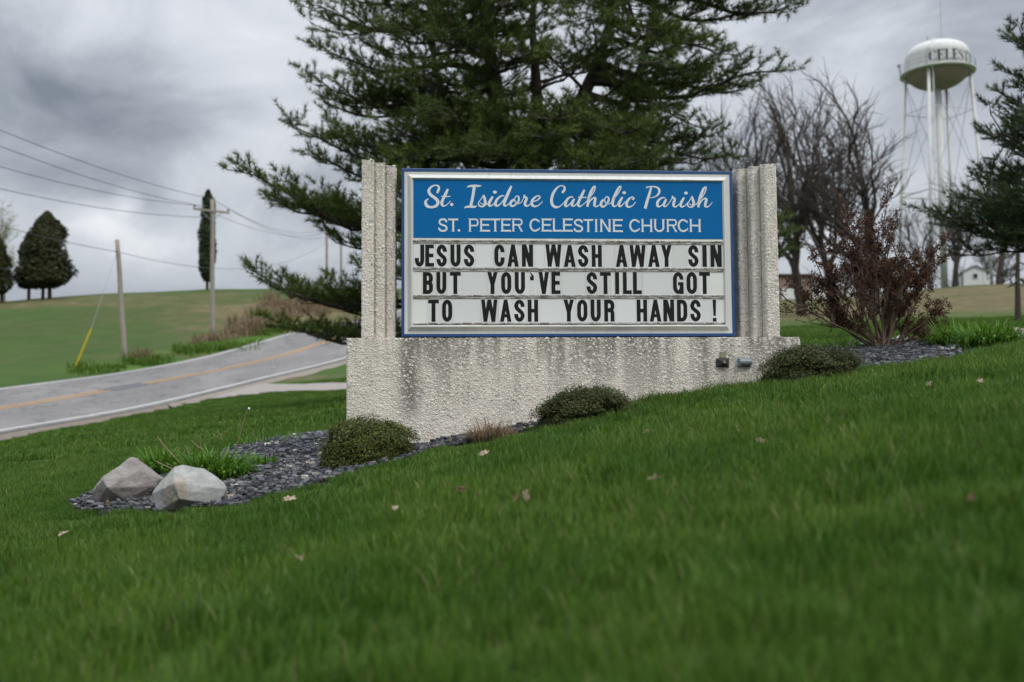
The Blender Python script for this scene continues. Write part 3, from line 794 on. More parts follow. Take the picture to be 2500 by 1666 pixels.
# handwritten line, surveyed from the sign face
Z1 = 5.8825
SCR1 = [  # strokes in the left half
 [(395,305,26),(418,250,31),(415,208,24),(372,193,17),(312,215,24),(276,270,36),(298,325,38),(350,365,38),(400,412,40),(405,455,36),(375,492,34),(312,508,28),(252,490,38),(228,440,34),(244,405,20),(272,388,8)],
 [(550,247,24),(520,312,36),(482,390,34),(461,450,36),(480,490,24),(522,480,12),(560,450,10),(588,415,7)], [(452,352,10),(520,355,14),(588,353,11)],
 [(825,222,8),(858,207,24),(930,200,30),(1000,203,22),(1032,193,6)], [(930,205,36),(908,350,36),(878,492,36)], [(780,522,6),(820,503,24),(880,500,30),(930,503,27),(966,488,6)],
 [(1062,332,20),(1070,360,30),(1082,405,33),(1086,450,36),(1065,487,28),(1030,499,18),(998,482,20),(988,450,14),(1006,418,10),(1040,372,12),(1060,335,18)], [(1008,438,10),(1050,466,10),(1100,470,10),(1150,432,10),(1185,385,10)],
 [(1195,352,24),(1160,412,34),(1137,460,34),(1152,488,26),(1190,476,14),(1230,435,10)],
 [(1362,347,12),(1322,345,18),(1272,378,25),(1238,430,34),(1234,474,34),(1262,488,24),(1302,463,14),(1350,402,12),(1378,352,10)], [(1463,202,24),(1430,272,36),(1388,370,38),(1358,450,36),(1368,486,26),(1402,478,14),(1440,440,10),(1478,398,10)],
 [(1500,395,24),(1458,430,32),(1450,476,30),(1482,492,24),(1530,463,22),(1568,410,24),(1563,357,18),(1532,350,12),(1508,390,12),(1518,430,14),(1552,458,12),(1600,440,10),(1635,380,10),(1650,332,14)],
 [(1650,330,22),(1650,358,26),(1682,380,28),(1663,430,34),(1656,474,30),(1687,490,22),(1730,468,12),(1775,425,10)],
 [(1770,430,12),(1830,408,16),(1868,375,19),(1866,350,15),(1830,347,17),(1778,388,28),(1753,440,34),(1768,484,32),(1812,496,20),(1862,473,12),(1910,422,8)],
 [(2190,303,28),(2224,255,30),(2218,212,20),(2170,200,14),(2112,236,24),(2062,310,34),(2038,400,36),(2052,473,36),(2100,508,30),(2160,494,14),(2210,450,10),(2240,410,10)]]
DOT1 = [(605, 470, 23, 23), (1224, 291, 29, 23)]
SCR2 = [
 [(115,367,14),(80,360,18),(32,392,26),(8,440,32),(2,483,32),(22,493,22),(60,468,12),(115,402,12)], [(130,388,24),(102,440,34),(97,483,28),(130,488,18),(170,450,10),(207,400,10)],
 [(275,257,24),(240,332,34),(202,410,34),(183,468,34),(206,498,22),(250,474,10),(300,430,10)], [(185,362,13),(245,369,14),(308,366,11)],
 [(300,430,10),(360,360,12),(412,283,14),(430,222,16),(418,208,18),(393,238,28),(360,312,36),(333,400,36),(318,503,28)], [(326,470,14),(366,407,16),(413,373,22),(433,387,30),(422,440,34),(420,483,28),(452,498,16),(500,468,10),(530,425,10)],
 [(555,397,24),(522,430,32),(513,475,32),(542,502,24),(590,468,22),(622,410,24),(618,367,18),(587,360,12),(566,400,12),(577,440,14),(612,463,12),(652,448,10),(692,400,10)],
 [(690,400,10),(750,322,12),(790,252,14),(799,213,15),(784,210,18),(755,248,28),(717,330,36),(684,420,36),(684,478,30),(712,496,18),(750,470,10),(785,435,10)],
 [(820,362,24),(786,422,34),(768,465,34),(787,497,24),(822,474,12),(862,428,10)],
 [(968,403,26),(984,377,20),(960,363,14),(917,388,26),(884,440,34),(883,488,32),(917,505,22),(970,483,12),(1014,430,8)],
 [(1235,212,24),(1210,312,32),(1176,420,36),(1147,528,36)], [(1160,228,20),(1195,216,14),(1260,212,16),(1325,228,24),(1351,272,30),(1334,325,24),(1280,361,13),(1215,373,8)],
 [(1435,374,14),(1397,372,18),(1347,402,28),(1322,450,34),(1328,492,30),(1357,497,18),(1400,468,12),(1440,407,12)], [(1450,392,24),(1427,440,32),(1414,483,28),(1442,497,16),(1490,448,10),(1530,385,10),(1541,345,12)],
 [(1540,348,20),(1545,370,24),(1573,392,28),(1560,440,34),(1553,483,28),(1582,502,20),(1630,470,10),(1672,425,10)],
 [(1705,367,24),(1672,430,34),(1654,474,34),(1677,502,24),(1720,483,12),(1775,425,10)],
 [(1820,347,20),(1828,390,30),(1846,450,36),(1826,497,26),(1792,508,16),(1762,488,20),(1758,458,14),(1778,425,10),(1806,378,12),(1820,347,16)], [(1776,455,10),(1815,478,10),(1862,478,10),(1905,440,10)],
 [(1905,440,10),(1960,372,12),(2006,292,14),(2023,230,16),(2010,220,18),(1984,248,28),(1950,330,36),(1922,420,36),(1912,510,28)], [(1922,475,14),(1962,412,16),(2005,383,22),(2027,397,30),(2016,445,34),(2008,488,28),(2037,505,18),(2080,478,10),(2112,434,7)]]
DOT2 = [(846, 300, 27, 22), (1733, 305, 27, 22)]
YL = YF - .0032
mz = 1 / (Z1 * FPX) * 7.28           # metres per survey unit
lift = 0
WORDS = {}
def word(ox, x):
    g = ox + x / Z1
    for k_, lim in enumerate((1120, 1335, 1565, 9999)):
        if g < lim: return WORDS.setdefault(k_, MB())
for (strk, ox) in ((SCR1, 1000), (SCR2, 1380)):
    for s_ in strk:
        q = crom(s_); lt = word(ox, max(a for a, b, _ in s_[:3]) if ox == 1000 else s_[0][0])
        uv = np.array([suv(ox + a / Z1, 420 + b / Z1, YL) for a, b, _ in q])
        offs_ribbon(lt, uv, np.clip(q[:, 2], 7, 60) * mz * 1.13, YL, .0008 + .00006 * lift); lift = (lift + 1) % 5
for (dd, ox) in ((DOT1, 1000), (DOT2, 1380)):
    for a, b, rx, rz in dd: disc(word(ox, a), suv(ox + a / Z1, 420 + b / Z1, YL), rx * mz, rz * mz, YL, .001)
for k_, nm in enumerate(('St.', 'Isidore', 'Catholic', 'Parish')):
    o = WORDS[k_].build('script_word', MAT_LETTER, pan); o['label'] = 'flowing white script word ' + nm

# ---- block glyphs: unit height, width w, stroke t; returned as ('r', points, closed) ribbons and ('p', polygon)
def arcp(cx, cy, rx, ry, a0, a1, n=8):
    a = np.radians(np.linspace(a0, a1, n)); return [(cx + rx * math.cos(q), cy + ry * math.sin(q)) for q in a]
def rect(x0, y0, x1, y1): return ('p', [(x0, y0), (x1, y0), (x1, y1), (x0, y1)])
def glyph(c, w, t, R=None):
    h = t / 2; rx = w / 2 - h; cx = w / 2; ry = min(R or .24, .5 - h); b = t * .95
    lo, hi = h + ry, 1 - h - ry
    if c == 'I': return [rect(cx - h, 0, cx + h, 1)]
    if c == 'L': return [rect(0, 0, t, 1), rect(t, 0, w, b)]
    if c == 'T': return [rect(0, 1 - b, w, 1), rect(cx - h, 0, cx + h, 1 - b)]
    if c == 'E': return [rect(0, 0, t, 1), rect(t, 0, w, b), rect(t, .5 - b / 2 + .01, w * .93, .5 + b / 2 + .01), rect(t, 1 - b, w * .98, 1)]
    if c == 'H': return [rect(0, 0, t, 1), rect(w - t, 0, w, 1), rect(t, .5 - b / 2, w - t, .5 + b / 2)]
    if c == 'N': return [rect(0, 0, t, 1), rect(w - t, 0, w, 1), ('p', [(w - t * 1.15, 0), (w - t * .1, 0), (t * 1.15, 1), (t * .1, 1)])]
    if c == 'V': return [('p', [(0, 1), (cx - t * .48, 0), (cx + t * .42, 0), (t, 1)]), ('p', [(w - t, 1), (cx - t * .42, 0), (cx + t * .48, 0), (w, 1)])]
    if c == 'A': return [('p', [(0, 0), (t, 0), (cx + t * .45, 1), (cx - t * .45, 1)]), ('p', [(w - t, 0), (w, 0), (cx + t * .45, 1), (cx - t * .45, 1)]), rect(t * .8, .2, w - t * .8, .2 + b * .8)]
    if c == 'W':
        q = w / 4; k = t * .46
        return [('p', [(0, 1), (q - k, 0), (q + k, 0), (2*k, 1)]), ('p', [(q - k, 0), (q + k, 0), (2*q + k, 1), (2*q - k, 1)]),
                ('p', [(2*q - k, 1), (3*q - k, 0), (3*q + k, 0), (2*q + k, 1)]), ('p', [(3*q - k, 0), (3*q + k, 0), (w, 1), (w - 2*k, 1)])]
    if c == 'Y': return [rect(cx - h, 0, cx + h, .42), ('p', [(cx - h, .42), (cx + h * .9, .42), (t, 1), (0, 1)]), ('p', [(cx - h * .9, .42), (cx + h, .42), (w, 1), (w - t, 1)])]
    if c == 'O': return [('r', arcp(cx, hi, rx, ry, 0, 180, 12) + arcp(cx, lo, rx, ry, 180, 360, 12), True)]
    if c == 'U': return [('r', [(h, 1), (h, .8)] + arcp(cx, lo, rx, ry, 180, 360, 14) + [(w - h, .8), (w - h, 1)], False)]
    if c == 'J': return [('r', [(w - h, 1), (w - h, .8)] + arcp(cx, lo, rx, ry, 0, -180, 14) + [(h, .39)], False)]
    if c == 'C': return [('r', [(w - h, .655)] + arcp(cx, hi, rx, ry, 0, 180, 12) + arcp(cx, lo, rx, ry, 180, 360, 12) + [(w - h, .42)], False)]
    if c == 'G': return [('r', [(w - h, .655)] + arcp(cx, hi, rx, ry, 0, 180, 12) + arcp(cx, lo, rx, ry, 180, 345, 12), False), rect(w - t, .0, w, .40), rect(cx - t * .05, .40, w, .40 + b * .85)]
    if c == 'S': return [('r', [(w - h, .67)] + arcp(cx, 1 - h - ry * .92, rx, ry * .92, 0, 180, 12) + [(h, .70), (h + rx * .25, .60), (cx, .50), (w - h - rx * .25, .40), (w - h, .30)] + arcp(cx, h + ry * .92, rx, ry * .92, 0, -180, 12) + [(h, .35)], False)]
    if c == 'D': return [rect(0, 0, t, 1), ('r', [(t, 1 - h), (w * .42, 1 - h)] + arcp(w - h - ry * .62, hi, ry * .62, ry, 90, 0, 8) + arcp(w - h - ry * .62, lo, ry * .62, ry, 0, -90, 8) + [(w * .42, h), (t, h)], False)]
    if c in 'BRP':
        rr_ = .16 if t > .12 else .2
        m = .52
        up_ = [(t, 1 - h), (w * .5, 1 - h)] + arcp(w - h - rr_ * .8, 1 - h - rr_, rr_ * .8, rr_, 90, 0, 7) + arcp(w - h - rr_ * .8, m + rr_ - .0, rr_ * .8, rr_, 0, -90, 7) + [(t, m)]
        if c == 'P': up_ = [(x, y - (0.06 if y < .7 else 0)) for x, y in up_]
        g = [rect(0, 0, t, 1), ('r', up_, False)]
        if c == 'B': g.append(('r', [(t, m - .01), (w * .5, m - .01)] + arcp(w - h * .95 - rr_ * .8, m - rr_, rr_ * .8, rr_, 90, 0, 7) + arcp(w - h * .95 - rr_ * .8, h + rr_, rr_ * .8, rr_, 0, -90, 7) + [(t, h)], False))
        if c == 'R' and t > .12: g.append(('r', [(w * .45, m - .01), (w * .62, m - .02)] + arcp(w - h - rr_ * .7, m - rr_, rr_ * .7, rr_, 80, 0, 6) + [(w - h, .2), (w - h, 0)], False))
        if c == 'R' and t <= .12: g.append(('p', [(w - t * 1.1, 0), (w + t * .2, 0), (w * .55 + t * .6, m), (w * .55 - t * .5, m)]))
        return g
    if c == '!': return [('p', [(cx - h * .65, .26), (cx + h * .65, .26), (cx + h, 1), (cx - h, 1)]), rect(cx - h, 0, cx + h, .17)]
    if c == "'": return [rect(0, .62, w, .80), ('p', [(w * .45, .80), (w, .80), (w, .83), (0, 1.0), (0, .96)])]
    return []
def put_glyph(mb, g, x, z, sx, H, y, th, lifts=True, fn=None):
    for i, el in enumerate(g):
        k = .00018 * i if lifts else 0
        if el[0] == 'p':
            pts = np.array(el[1]) * H; pts[:, 0] = pts[:, 0] * sx + x; pts[:, 1] += z
            area = sum(pts[a][0] * pts[(a + 1) % len(pts)][1] - pts[(a + 1) % len(pts)][0] * pts[a][1] for a in range(len(pts)))
            if area < 0: pts = pts[::-1]
            poly(mb, pts, y, th + k)
        else:
            pts = np.array(el[1]) * H; pts[:, 0] = pts[:, 0] * sx + x; pts[:, 1] += z
            offs_ribbon(mb, pts, fn, y, th + k, el[2])

# second line: small flared capitals
CAPS = [('S',1,410,548),('T',1,555,697),('.',1,690,726),('P',1,855,990),('E',1,1015,1150),('T',1,1160,1300),('E',1,1318,1450),('R',1,1478,1622),('C',1,1722,1872),('E',1,1900,2033),('L',1,2060,2188),('E',1,2205,2338),
        ('S',2,120,258),('T',2,262,398),('I',2,425,463),('N',2,505,648),('E',2,687,820),('C',2,920,1070),('H',2,1098,1245),('U',2,1280,1420),('R',2,1462,1602),('C',2,1617,1762),('H',2,1792,1940)]
for c, side, x0, x1 in CAPS:
    lt = MB()
    ox = 1000 if side == 1 else 1380
    yb, yt = (858, 672) if side == 1 else (864, 680)
    a = suv(ox + x0 / Z1, 420 + yb / Z1, YL); b_ = suv(ox + x1 / Z1, 420 + yt / Z1, YL)
    H = b_[1] - a[1]; w_ = (b_[0] - a[0]) / H; t_ = .15
    if c == '.': disc(lt, (a[0] + (b_[0] - a[0]) / 2, a[1] + H * .09), H * .1, H * .1, YL, .001); lt.build('full_stop', MAT_LETTER, pan); continue
    if c == 'I': w_ = t_ + .0; x_ = a[0] + (b_[0] - a[0]) / 2 - H * t_ / 2
    else: x_ = a[0]
    g = glyph(c, w_, .115 if c in 'RP' else t_ * .93, .40 if c in 'CSOG' else .30)
    if c == 'C': g = [('r', arcp(w_ / 2 + .02, .5, w_ / 2 - .05, .5 - .06, 42, 318, 24), False)]
    if c == 'S': g = [('r', [tuple(p) for p in crom([(w_ - .1, .76), (w_ * .72, .92), (w_ * .5, .945), (w_ * .25, .90), (.10, .74), (w_ * .25, .58), (w_ * .5, .50), (w_ * .78, .41), (w_ - .08, .25), (w_ * .74, .09), (w_ * .48, .055), (w_ * .22, .10), (.07, .26)], 4)], False)]
    tt_ = (.115 if c in 'RP' else t_ * .93)
    if c in 'RP': g[0] = rect(0, 0, .13, 1)
    # small flared serifs at stroke ends
    sf = {'T': [(w_/2, 0), (0.03, .93), (w_ - .03, .93)], 'I': [(t_/2, 0), (t_/2, .97)], 'H': [(.07, 0), (.07, .97), (w_ - .07, 0), (w_ - .07, .97)], 'N': [(.07, 0), (.07, .97), (w_ - .07, .97)],
          'U': [(.07, .97), (w_ - .07, .97)], 'P': [(.07, 0), (.04, .97)], 'R': [(.07, 0), (.04, .97)], 'E': [(.04, 0), (.04, .97), (w_, .93), (w_, .04)], 'L': [(.05, .97), (.04, 0), (w_, .04)], 'S': [(w_ - .12, .78), (.02, .22)], 'C': [(w_ - .09, .77), (w_ - .07, .22)]}
    for (sx_, sz_) in sf.get(c, []):
        if c in 'EL' and sx_ == w_ or (c == 'T' and sz_ > .5): g.append(rect(sx_ - .02, sz_ - .07, sx_ + .03, sz_ + .08))
        elif c in 'SC': g.append(('p', [(sx_ - .01, sz_ - .08), (sx_ + .06, sz_ - .08), (sx_ + .06, sz_ + .1), (sx_ + .0, sz_ + .1)]))
        else: g.append(rect(sx_ - .12, sz_ - .0, sx_ + .12, sz_ + .035))
    put_glyph(lt, g, x_, a[1], 1., H, YL, .0008, True, tt_ * H)
    lt.build('capital_letter', MAT_LETTER, pan)

# ---- letter rails
Z3 = 5.472
def r3(side, x, y, yl=YF): return suv((970 if side == 1 else 1380) + x / Z3, 570 + y / Z3, yl)
RAILZ = []
for (yl_, yr_) in ((103, 112), (470, 478), (836, 838), (1208, 1203)):
    a = r3(1, 215, yl_); b_ = r3(2, 2140, yr_); z_ = (a[1] + b_[1]) / 2; RAILZ.append(z_)
    mb = MB(); mb.box(((a[0] + b_[0]) / 2, YF - .004, z_), (b_[0] - a[0], .008, .0095))
    mb.box(((a[0] + b_[0]) / 2, YF - .0052, z_ - .014), (b_[0] - a[0], .0025, .010))
    rail = mb.build('letter_rail', MAT_RAIL, cab)
    sc_ = MB()
    for q in np.arange(a[0] + .02, b_[0], .0815):
        sc_.box((q, YF - .009, z_), (.009, .004, .009))
    o = sc_.build('screws', MAT_OFFW, rail); o['kind'] = 'stuff'
ROWS = [
 [('J',1,234,360),('E',1,373,490),('S',1,525,662),('U',1,710,845),('S',1,890,1028),('C',1,1297,1432),('A',1,1470,1622),('N',1,1665,1812),('W',1,1982,2193),('A',2,-18,137),('S',2,172,307),('H',2,355,487),('A',2,677,828),('W',2,862,1072),('A',2,1108,1258),('Y',2,1285,1420),('S',2,1645,1778),('I',2,1835,1887),('N',2,1943,2087)],
 [('B',1,342,475),('U',1,522,655),('T',1,703,847),('Y',1,1203,1340),('O',1,1388,1522),('U',1,1570,1705),("'",1,1776,1822),('V',1,1888,2025),('E',1,2060,2177),('S',2,287,425),('T',2,467,608),('I',2,668,718),('L',2,772,885),('L',2,907,1020),('G',2,1442,1578),('O',2,1623,1757),('T',2,1793,1932)],
 [('T',1,412,555),('O',1,598,733),('W',1,1122,1337),('A',1,1372,1523),('S',1,1563,1700),('H',1,1743,1880),('Y',2,-20,115),('O',2,160,295),('U',2,340,473),('R',2,522,655),('H',2,957,1092),('A',2,1130,1280),('N',2,1312,1453),('D',2,1495,1628),('S',2,1673,1808),('!',2,1970,2018)]]
YB = {1: [(150, 446), (517, 811), (886, 1182)], 2: [(157, 449), (519, 811), (886, 1179)]}
spaces = []
for ri, row in enumerate(ROWS):
    zt_, zb_ = RAILZ[ri] - .0095, RAILZ[ri + 1] + .0065
    ends = []
    for gi, (c, side, x0, x1) in enumerate(row):
        yt, yb = YB[side][ri]
        a = r3(side, x0, yb, YF - .003); b_ = r3(side, x1, yt, YF - .003)
        pad = .0075
        tu0, tu1 = a[0] - pad, b_[0] + pad
        if ends and tu0 < ends[-1][1] + .0008: tu0 = ends[-1][1] + .0008
        ends.append((tu0, tu1))
        ty = YF - .0012 - .0004 * (gi % 2)
        mb = MB(); mb.box(((tu0 + tu1) / 2, ty - .0005, (zt_ + zb_) / 2), (tu1 - tu0, .001, zt_ - zb_)); tile = mb.build('letter_card', MAT_TILE, cab)
        mb = MB(); H = b_[1] - a[1]; w_ = (b_[0] - a[0]) / H; t_ = .178
        g = glyph(c, w_, w_ if c == 'I' else (.165 if c == '!' else t_))
        put_glyph(mb, g, a[0], a[1], 1., H, ty - .0012, .0006, True, t_ * H)
        mb.build('letter', MAT_GLYPH, tile)
    # blank cards fill most of the gaps between words
    for (e0, e1), (f0, f1) in zip(ends[:-1], ends[1:]):
        if f0 - e1 > .05:
            mb = MB(); mb.box(((e1 + f0) / 2, YF - .0015, (zt_ + zb_) / 2), (f0 - e1 - .003, .001, zt_ - zb_)); mb.build('blank_card', MAT_TILE, cab)
# feet under the cabinet
for q in (cu0 + .12, (cu0 + cu1) / 2 - .05, cu1 - .15):
    mb = MB(); mb.box((q, .12, (cz0 + zT) / 2), (.12, .16, max(.004, cz0 - zT))); mb.build('foot', MAT_NAVY, cab)

# ================================================================ background structures
R_ = random.Random(5)
MAT_WOODP = simple('weathered_pole_wood', (.25, .22, .185), .9, .3, 3.)
MAT_WIRE = simple('dark_cable', (.06, .06, .065), .6, .1, 3.)
MAT_STEEL = simple('galvanised_steel', (.22, .23, .24), .5, .15, 4., metal=.3)
MAT_INSUL = simple('brown_insulator', (.08, .05, .04), .3, .1, 3.)
def pole(px, py, ptx, pty, Y, r, label, arm=None, name='utility_pole'):
    b = at(px, py, Y); b = np.array([b[0], b[1], gz(b[0], b[1])]); tpt = at(ptx, pty, Y)
    o = empty(name, tuple(b), label, 'utility pole', 'wooden utility poles along the road')
    mb = MB(); tp = tpt - b
    n = 8; P = np.array([[tp[0] * k / n + .015 * math.sin(k * 1.3), tp[1] * k / n, -.4 + (tp[2] + .4) * k / n] for k in range(n + 1)])
    mb.tube(P, np.linspace(r, r * .72, n + 1), 10); mb.build('shaft', MAT_WOODP, o, smooth=True)
    return o, b, tp
p1, b1, t1 = pole(305, 909, 286.5, 586, 53, .155, 'shorter leaning bare wooden pole nearest the road bend on the left')
p2, b2, t2 = pole(519, 838, 518.5, 487, 61, .16, 'tall wooden pole with a crossarm standing before the columnar evergreen')
mb = MB(); armz = t2[2] - .75
ad = np.array([.78, .62, 0.]) 
A0 = np.array([t2[0], t2[1], armz])
def beam(mb, a, b, w, h):
    a, b = np.array(a, float), np.array(b, float); d = b - a; L = np.linalg.norm(d); d /= L
    s_ = np.cross(d, [0, 0, 1]); s_ /= np.linalg.norm(s_); u_ = np.cross(s_, d)
    mb.box((a + b) / 2, (w, L, h), np.stack([s_, d, u_], 1))
beam(mb, A0 - ad * 1.15 + [0, -.16, 0], A0 + ad * 1.15 + [0, -.16, .0], .1, .12)
arm = mb.build('crossarm', MAT_WOODP, p2)
mb = MB(); beam(mb, A0 - ad * .7 + [0, -.16, -.05], A0 + [0, -.16, -.6], .03, .04); beam(mb, A0 + ad * .7 + [0, -.16, -.05], A0 + [0, -.16, -.6], .03, .04); mb.build('brace', MAT_STEEL, p2)
INS = []
for k in (-1.08, -.45, 1.08):
    q = A0 + ad * k + np.array([0, -.16, .06]); mb = MB(); mb.lathe([(.0, .0), (.03, .0), (.03, .06), (.06, .08), (.07, .13), (.04, .17), (.05, .2), (.0, .22)], 10, q)
    mb.build('insulator', MAT_INSUL, p2, smooth=True); INS.append(q + b2 + [0, 0, .2])
q = np.array([t2[0], t2[1], t2[2] + .02]); INS.append(q + b2)
mb = MB(); mb.tube([t1 - [0, 0, .65], t1 - [-.0, .2, .65]], .05, 6); mb.build('cable_clamp', MAT_STEEL, p1)
def wend(a, target, sag, px=-560, Y=30):
    lo, hi_ = -200., 900.
    t_ = np.linspace(0, 1, 60)[:, None]
    for _ in range(30):
        m = (lo + hi_) / 2; b = at(px, m, Y); P = a + (b - a) * t_; P[:, 2] -= sag * 4 * (t_[:, 0] * (1 - t_[:, 0]))
        X_, Y_ = topix(P); o_ = np.argsort(X_)
        if np.interp(0, X_[o_], Y_[o_]) < target: lo = m
        else: hi_ = m
    return b
def wire(a, b, sag, name, label, r=.015, pts=None):
    a, b = np.array(a, float), np.array(b, float); mb = MB(); t_ = np.linspace(0, 1, 26)[:, None]
    P = a + (b - a) * t_; P[:, 2] -= sag * 4 * (t_[:, 0] * (1 - t_[:, 0]))
    # absolute world coordinates, object origin left at the first support
    mb.tube(P - a, r, 5); o = mb.build(name, MAT_WIRE); o.location = a
    return tag(o, label, 'cable', 'overhead cables strung along the road')
wire(INS[3], wend(INS[3], 318, .65), .65, 'power_line', 'uppermost cable running from the crossarm pole out of frame left')
wire(INS[0], wend(INS[0], 357, .65), .65, 'power_line', 'second cable from the top running left from the crossarm pole')
wire(INS[1], wend(INS[1], 407, .7), .7, 'power_line', 'third cable from the top running left from the crossarm pole')
tel = np.array([b2[0] + t2[0], b2[1] - .15, b2[2] + t2[2] - 1.15]); wire(tel, wend(tel, 461, .7), .7, 'telephone_line', 'lowest cable running left from the crossarm pole')
p3, b3, t3 = pole(799, 712, 797, 560, 118, .17, 'distant wooden pole seen through the pine boughs, left one')
p4, b4, t4 = pole(834, 712, 832, 583, 128, .17, 'distant wooden pole seen through the pine boughs, right one')
for i_, k in enumerate((3, 0, 2)):
    wire(INS[k], b3 + t3 + np.array([(-.8, 0, .8)[i_], 0, -.3 * i_ - .05]), 1.1, 'power_line', ('upper', 'middle', 'lower')[i_] + ' cable running from the crossarm pole behind the large pine')
c1_ = b1 + t1 - np.array([0, .1, .65])
wire(c1_, wend(c1_, 551, .35), .35, 'telephone_line', 'single cable running left from the short leaning pole')
wire(c1_, b3 + t3 + np.array([0, -.1, -1.6]), 1.9, 'telephone_line', 'single cable sagging right from the short leaning pole')
# guy wire with yellow guard
g0 = hit(181, 899); gt = at(223, 803, g0[1] + .2)
gd = (gt - g0)
guy = empty('guy_wire', tuple(g0), 'thin guy wire with a yellow plastic guard left of the leaning pole', 'guy wire')
mb = MB(); mb.tube([[0, 0, -.1], list(gd)], .05, 8); mb.build('guard', simple('yellow_plastic', (.42, .34, .012), .45, .15, 5.), guy)
mb = MB(); mb.tube([list(gd * .98), list((b1 + t1 - [0, 0, .6]) - g0)], .010, 4); mb.build('wire', MAT_STEEL, guy)

# ---------------- water tower
def m_tank(t):
    P = OC(t); n = t.noise(P, .6, 5, .6); st = t.noise(t.mapping(P, (2.2, 2.2, .25)), 1., 5, .65); f = t.noise(P, 5., 4, .7)
    c = t.mix(n, (.50, .505, .485), (.58, .58, .56)); c = t.mix(t.math('MULTIPLY', t.mr(st, .5, .72), .55), c, (.33, .31, .28))
    c = t.mix(t.math('MULTIPLY', t.math('MULTIPLY', t.mr(st, .55, .7), t.mr(f, .52, .66)), .7), c, (.24, .13, .07))
    return bsdf(t, c, .55)
MAT_TANK = mat('white_tank_paint', m_tank)
MAT_TANKT = simple('tank_lettering_paint', (.010, .022, .024), .5, .1, 3.)
TY = 130.; wb = at(2306, 701, TY); wb[2] = gz(wb[0], wb[1])
tow = empty('water_tower', tuple(wb), 'white water tower lettered CELESTINE rising beyond the bare trees', 'water tower', rz=-math.atan2(wb[0], wb[1]))
ring = at(2287, 180, TY)                                                  # balcony level, tower axis
ax = np.array([0, 0, ring[2] - wb[2]]); zr = float(ax[2])
RT = 4.02
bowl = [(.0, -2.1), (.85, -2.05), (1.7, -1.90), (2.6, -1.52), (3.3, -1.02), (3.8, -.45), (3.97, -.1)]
mb = MB(); mb.lathe([(r, z + zr) for r, z in crom(bowl, 3)], 56); mb.build('tank_bowl', simple('shaded_grimy_tank_underside', (.31, .245, .23), .6, .1, .8), tow, smooth=True)  # underside shade painted into the bowl's darker brown, on top of some grime
prof = [(3.97, -.1), (RT, .2), (RT, 2.0), (3.97, 2.45), (3.75, 2.95), (3.3, 3.4), (2.6, 3.78), (1.7, 4.05), (.8, 4.2), (.0, 4.25)]
def spl(P, n):
    return crom(P, n)
mb = MB(); mb.lathe([(r, z + zr) for r, z in spl(prof, 3)], 56); tank = mb.build('tank', MAT_TANK, tow, smooth=True)
mb = MB(); mb.lathe([(RT, zr - .15), (RT + .68, zr - .12), (RT + .70, zr + .02), (RT + .66, zr + .04), (RT, zr + .04)], 56); mb.build('balcony', MAT_TANK, tow)
mb = MB(); a = np.linspace(0, 2*np.pi, 49)
for h in (.55, 1.1): mb.tube(np.c_[np.cos(a) * (RT + .64), np.sin(a) * (RT + .64), np.full(49, zr + h)], .022, 4, cap=False)
for q in a[:-1:2]: mb.tube([[math.cos(q) * (RT + .64), math.sin(q) * (RT + .64), zr], [math.cos(q) * (RT + .64), math.sin(q) * (RT + .64), zr + 1.1]], .02, 4)
mb.build('railing', MAT_STEEL, tow)
mb = MB(); mb.tube([[0, 0, -.5], [0, 0, zr - 1.95]], [.44, .42], 20); mb.build('riser', MAT_TANK, tow, smooth=True)
ang = [math.radians(q) for q in (183, 255, 3, 75)]      # 270 faces the camera
LEGB, LEGT = 5.75, 3.95
legs = []
for q in ang:
    mb = MB(); lo = np.array([math.cos(q) * LEGB, math.sin(q) * LEGB, -1.]); hi_ = np.array([math.cos(q) * LEGT, math.sin(q) * LEGT, zr - .1]); mb.tube([lo, hi_], .20, 12); mb.build('leg', MAT_TANK, tow, smooth=True); legs.append((lo, hi_))
def lp(k, h): lo, hi_ = legs[k % 4]; s_ = (h - lo[2]) / (hi_[2] - lo[2]); return lo + (hi_ - lo) * s_
for k in range(4):
    mb = MB()
    for h in (zr * .44, zr * .82):
        mb.tube([lp(k, h), lp(k + 1, h)], .10 if h < zr * .5 else .05, 6)
    mb.build('strut', MAT_TANK, tow)
    mb = MB()
    for h0, h1 in ((0, zr * .44), (zr * .44, zr * .97)):
        mb.tube([lp(k, h0), lp(k + 1, h1)], .03, 4); mb.tube([lp(k + 1, h0), lp(k, h1)], .03, 4)
    mb.build('tie_rod', MAT_STEEL, tow)
mb = MB(); q = math.radians(262)
lo, hi_ = lp(1, 0) + [.55, -.3, 0], lp(1, zr - 1.) + [.55, -.1, 0]
mb.tube([lo, hi_, [math.cos(q) * (RT + .35), math.sin(q) * (RT + .35), zr - .1], [math.cos(q) * (RT + .2), math.sin(q) * (RT + .2), zr + 2.2], [math.cos(q) * 3.2, math.sin(q) * 3.2, zr + 3.7], [math.cos(q) * 1.2, math.sin(q) * 1.2, zr + 4.35]], .09, 6)
mb.build('ladder_pipe', MAT_TANK, tow)
mb = MB(); mb.tube([[-1.1, -.3, zr + 3.9], [-1.1, -.3, zr + 5.2]], .06, 5); mb.tube([[.5, 0, zr + 4.2], [.5, 0, zr + 4.5]], .5, 10); mb.tube([[.6, -.8, zr + 4.0], [.62, -.8, zr + 9.5]], .03, 5); mb.build('antenna', MAT_STEEL, tow)
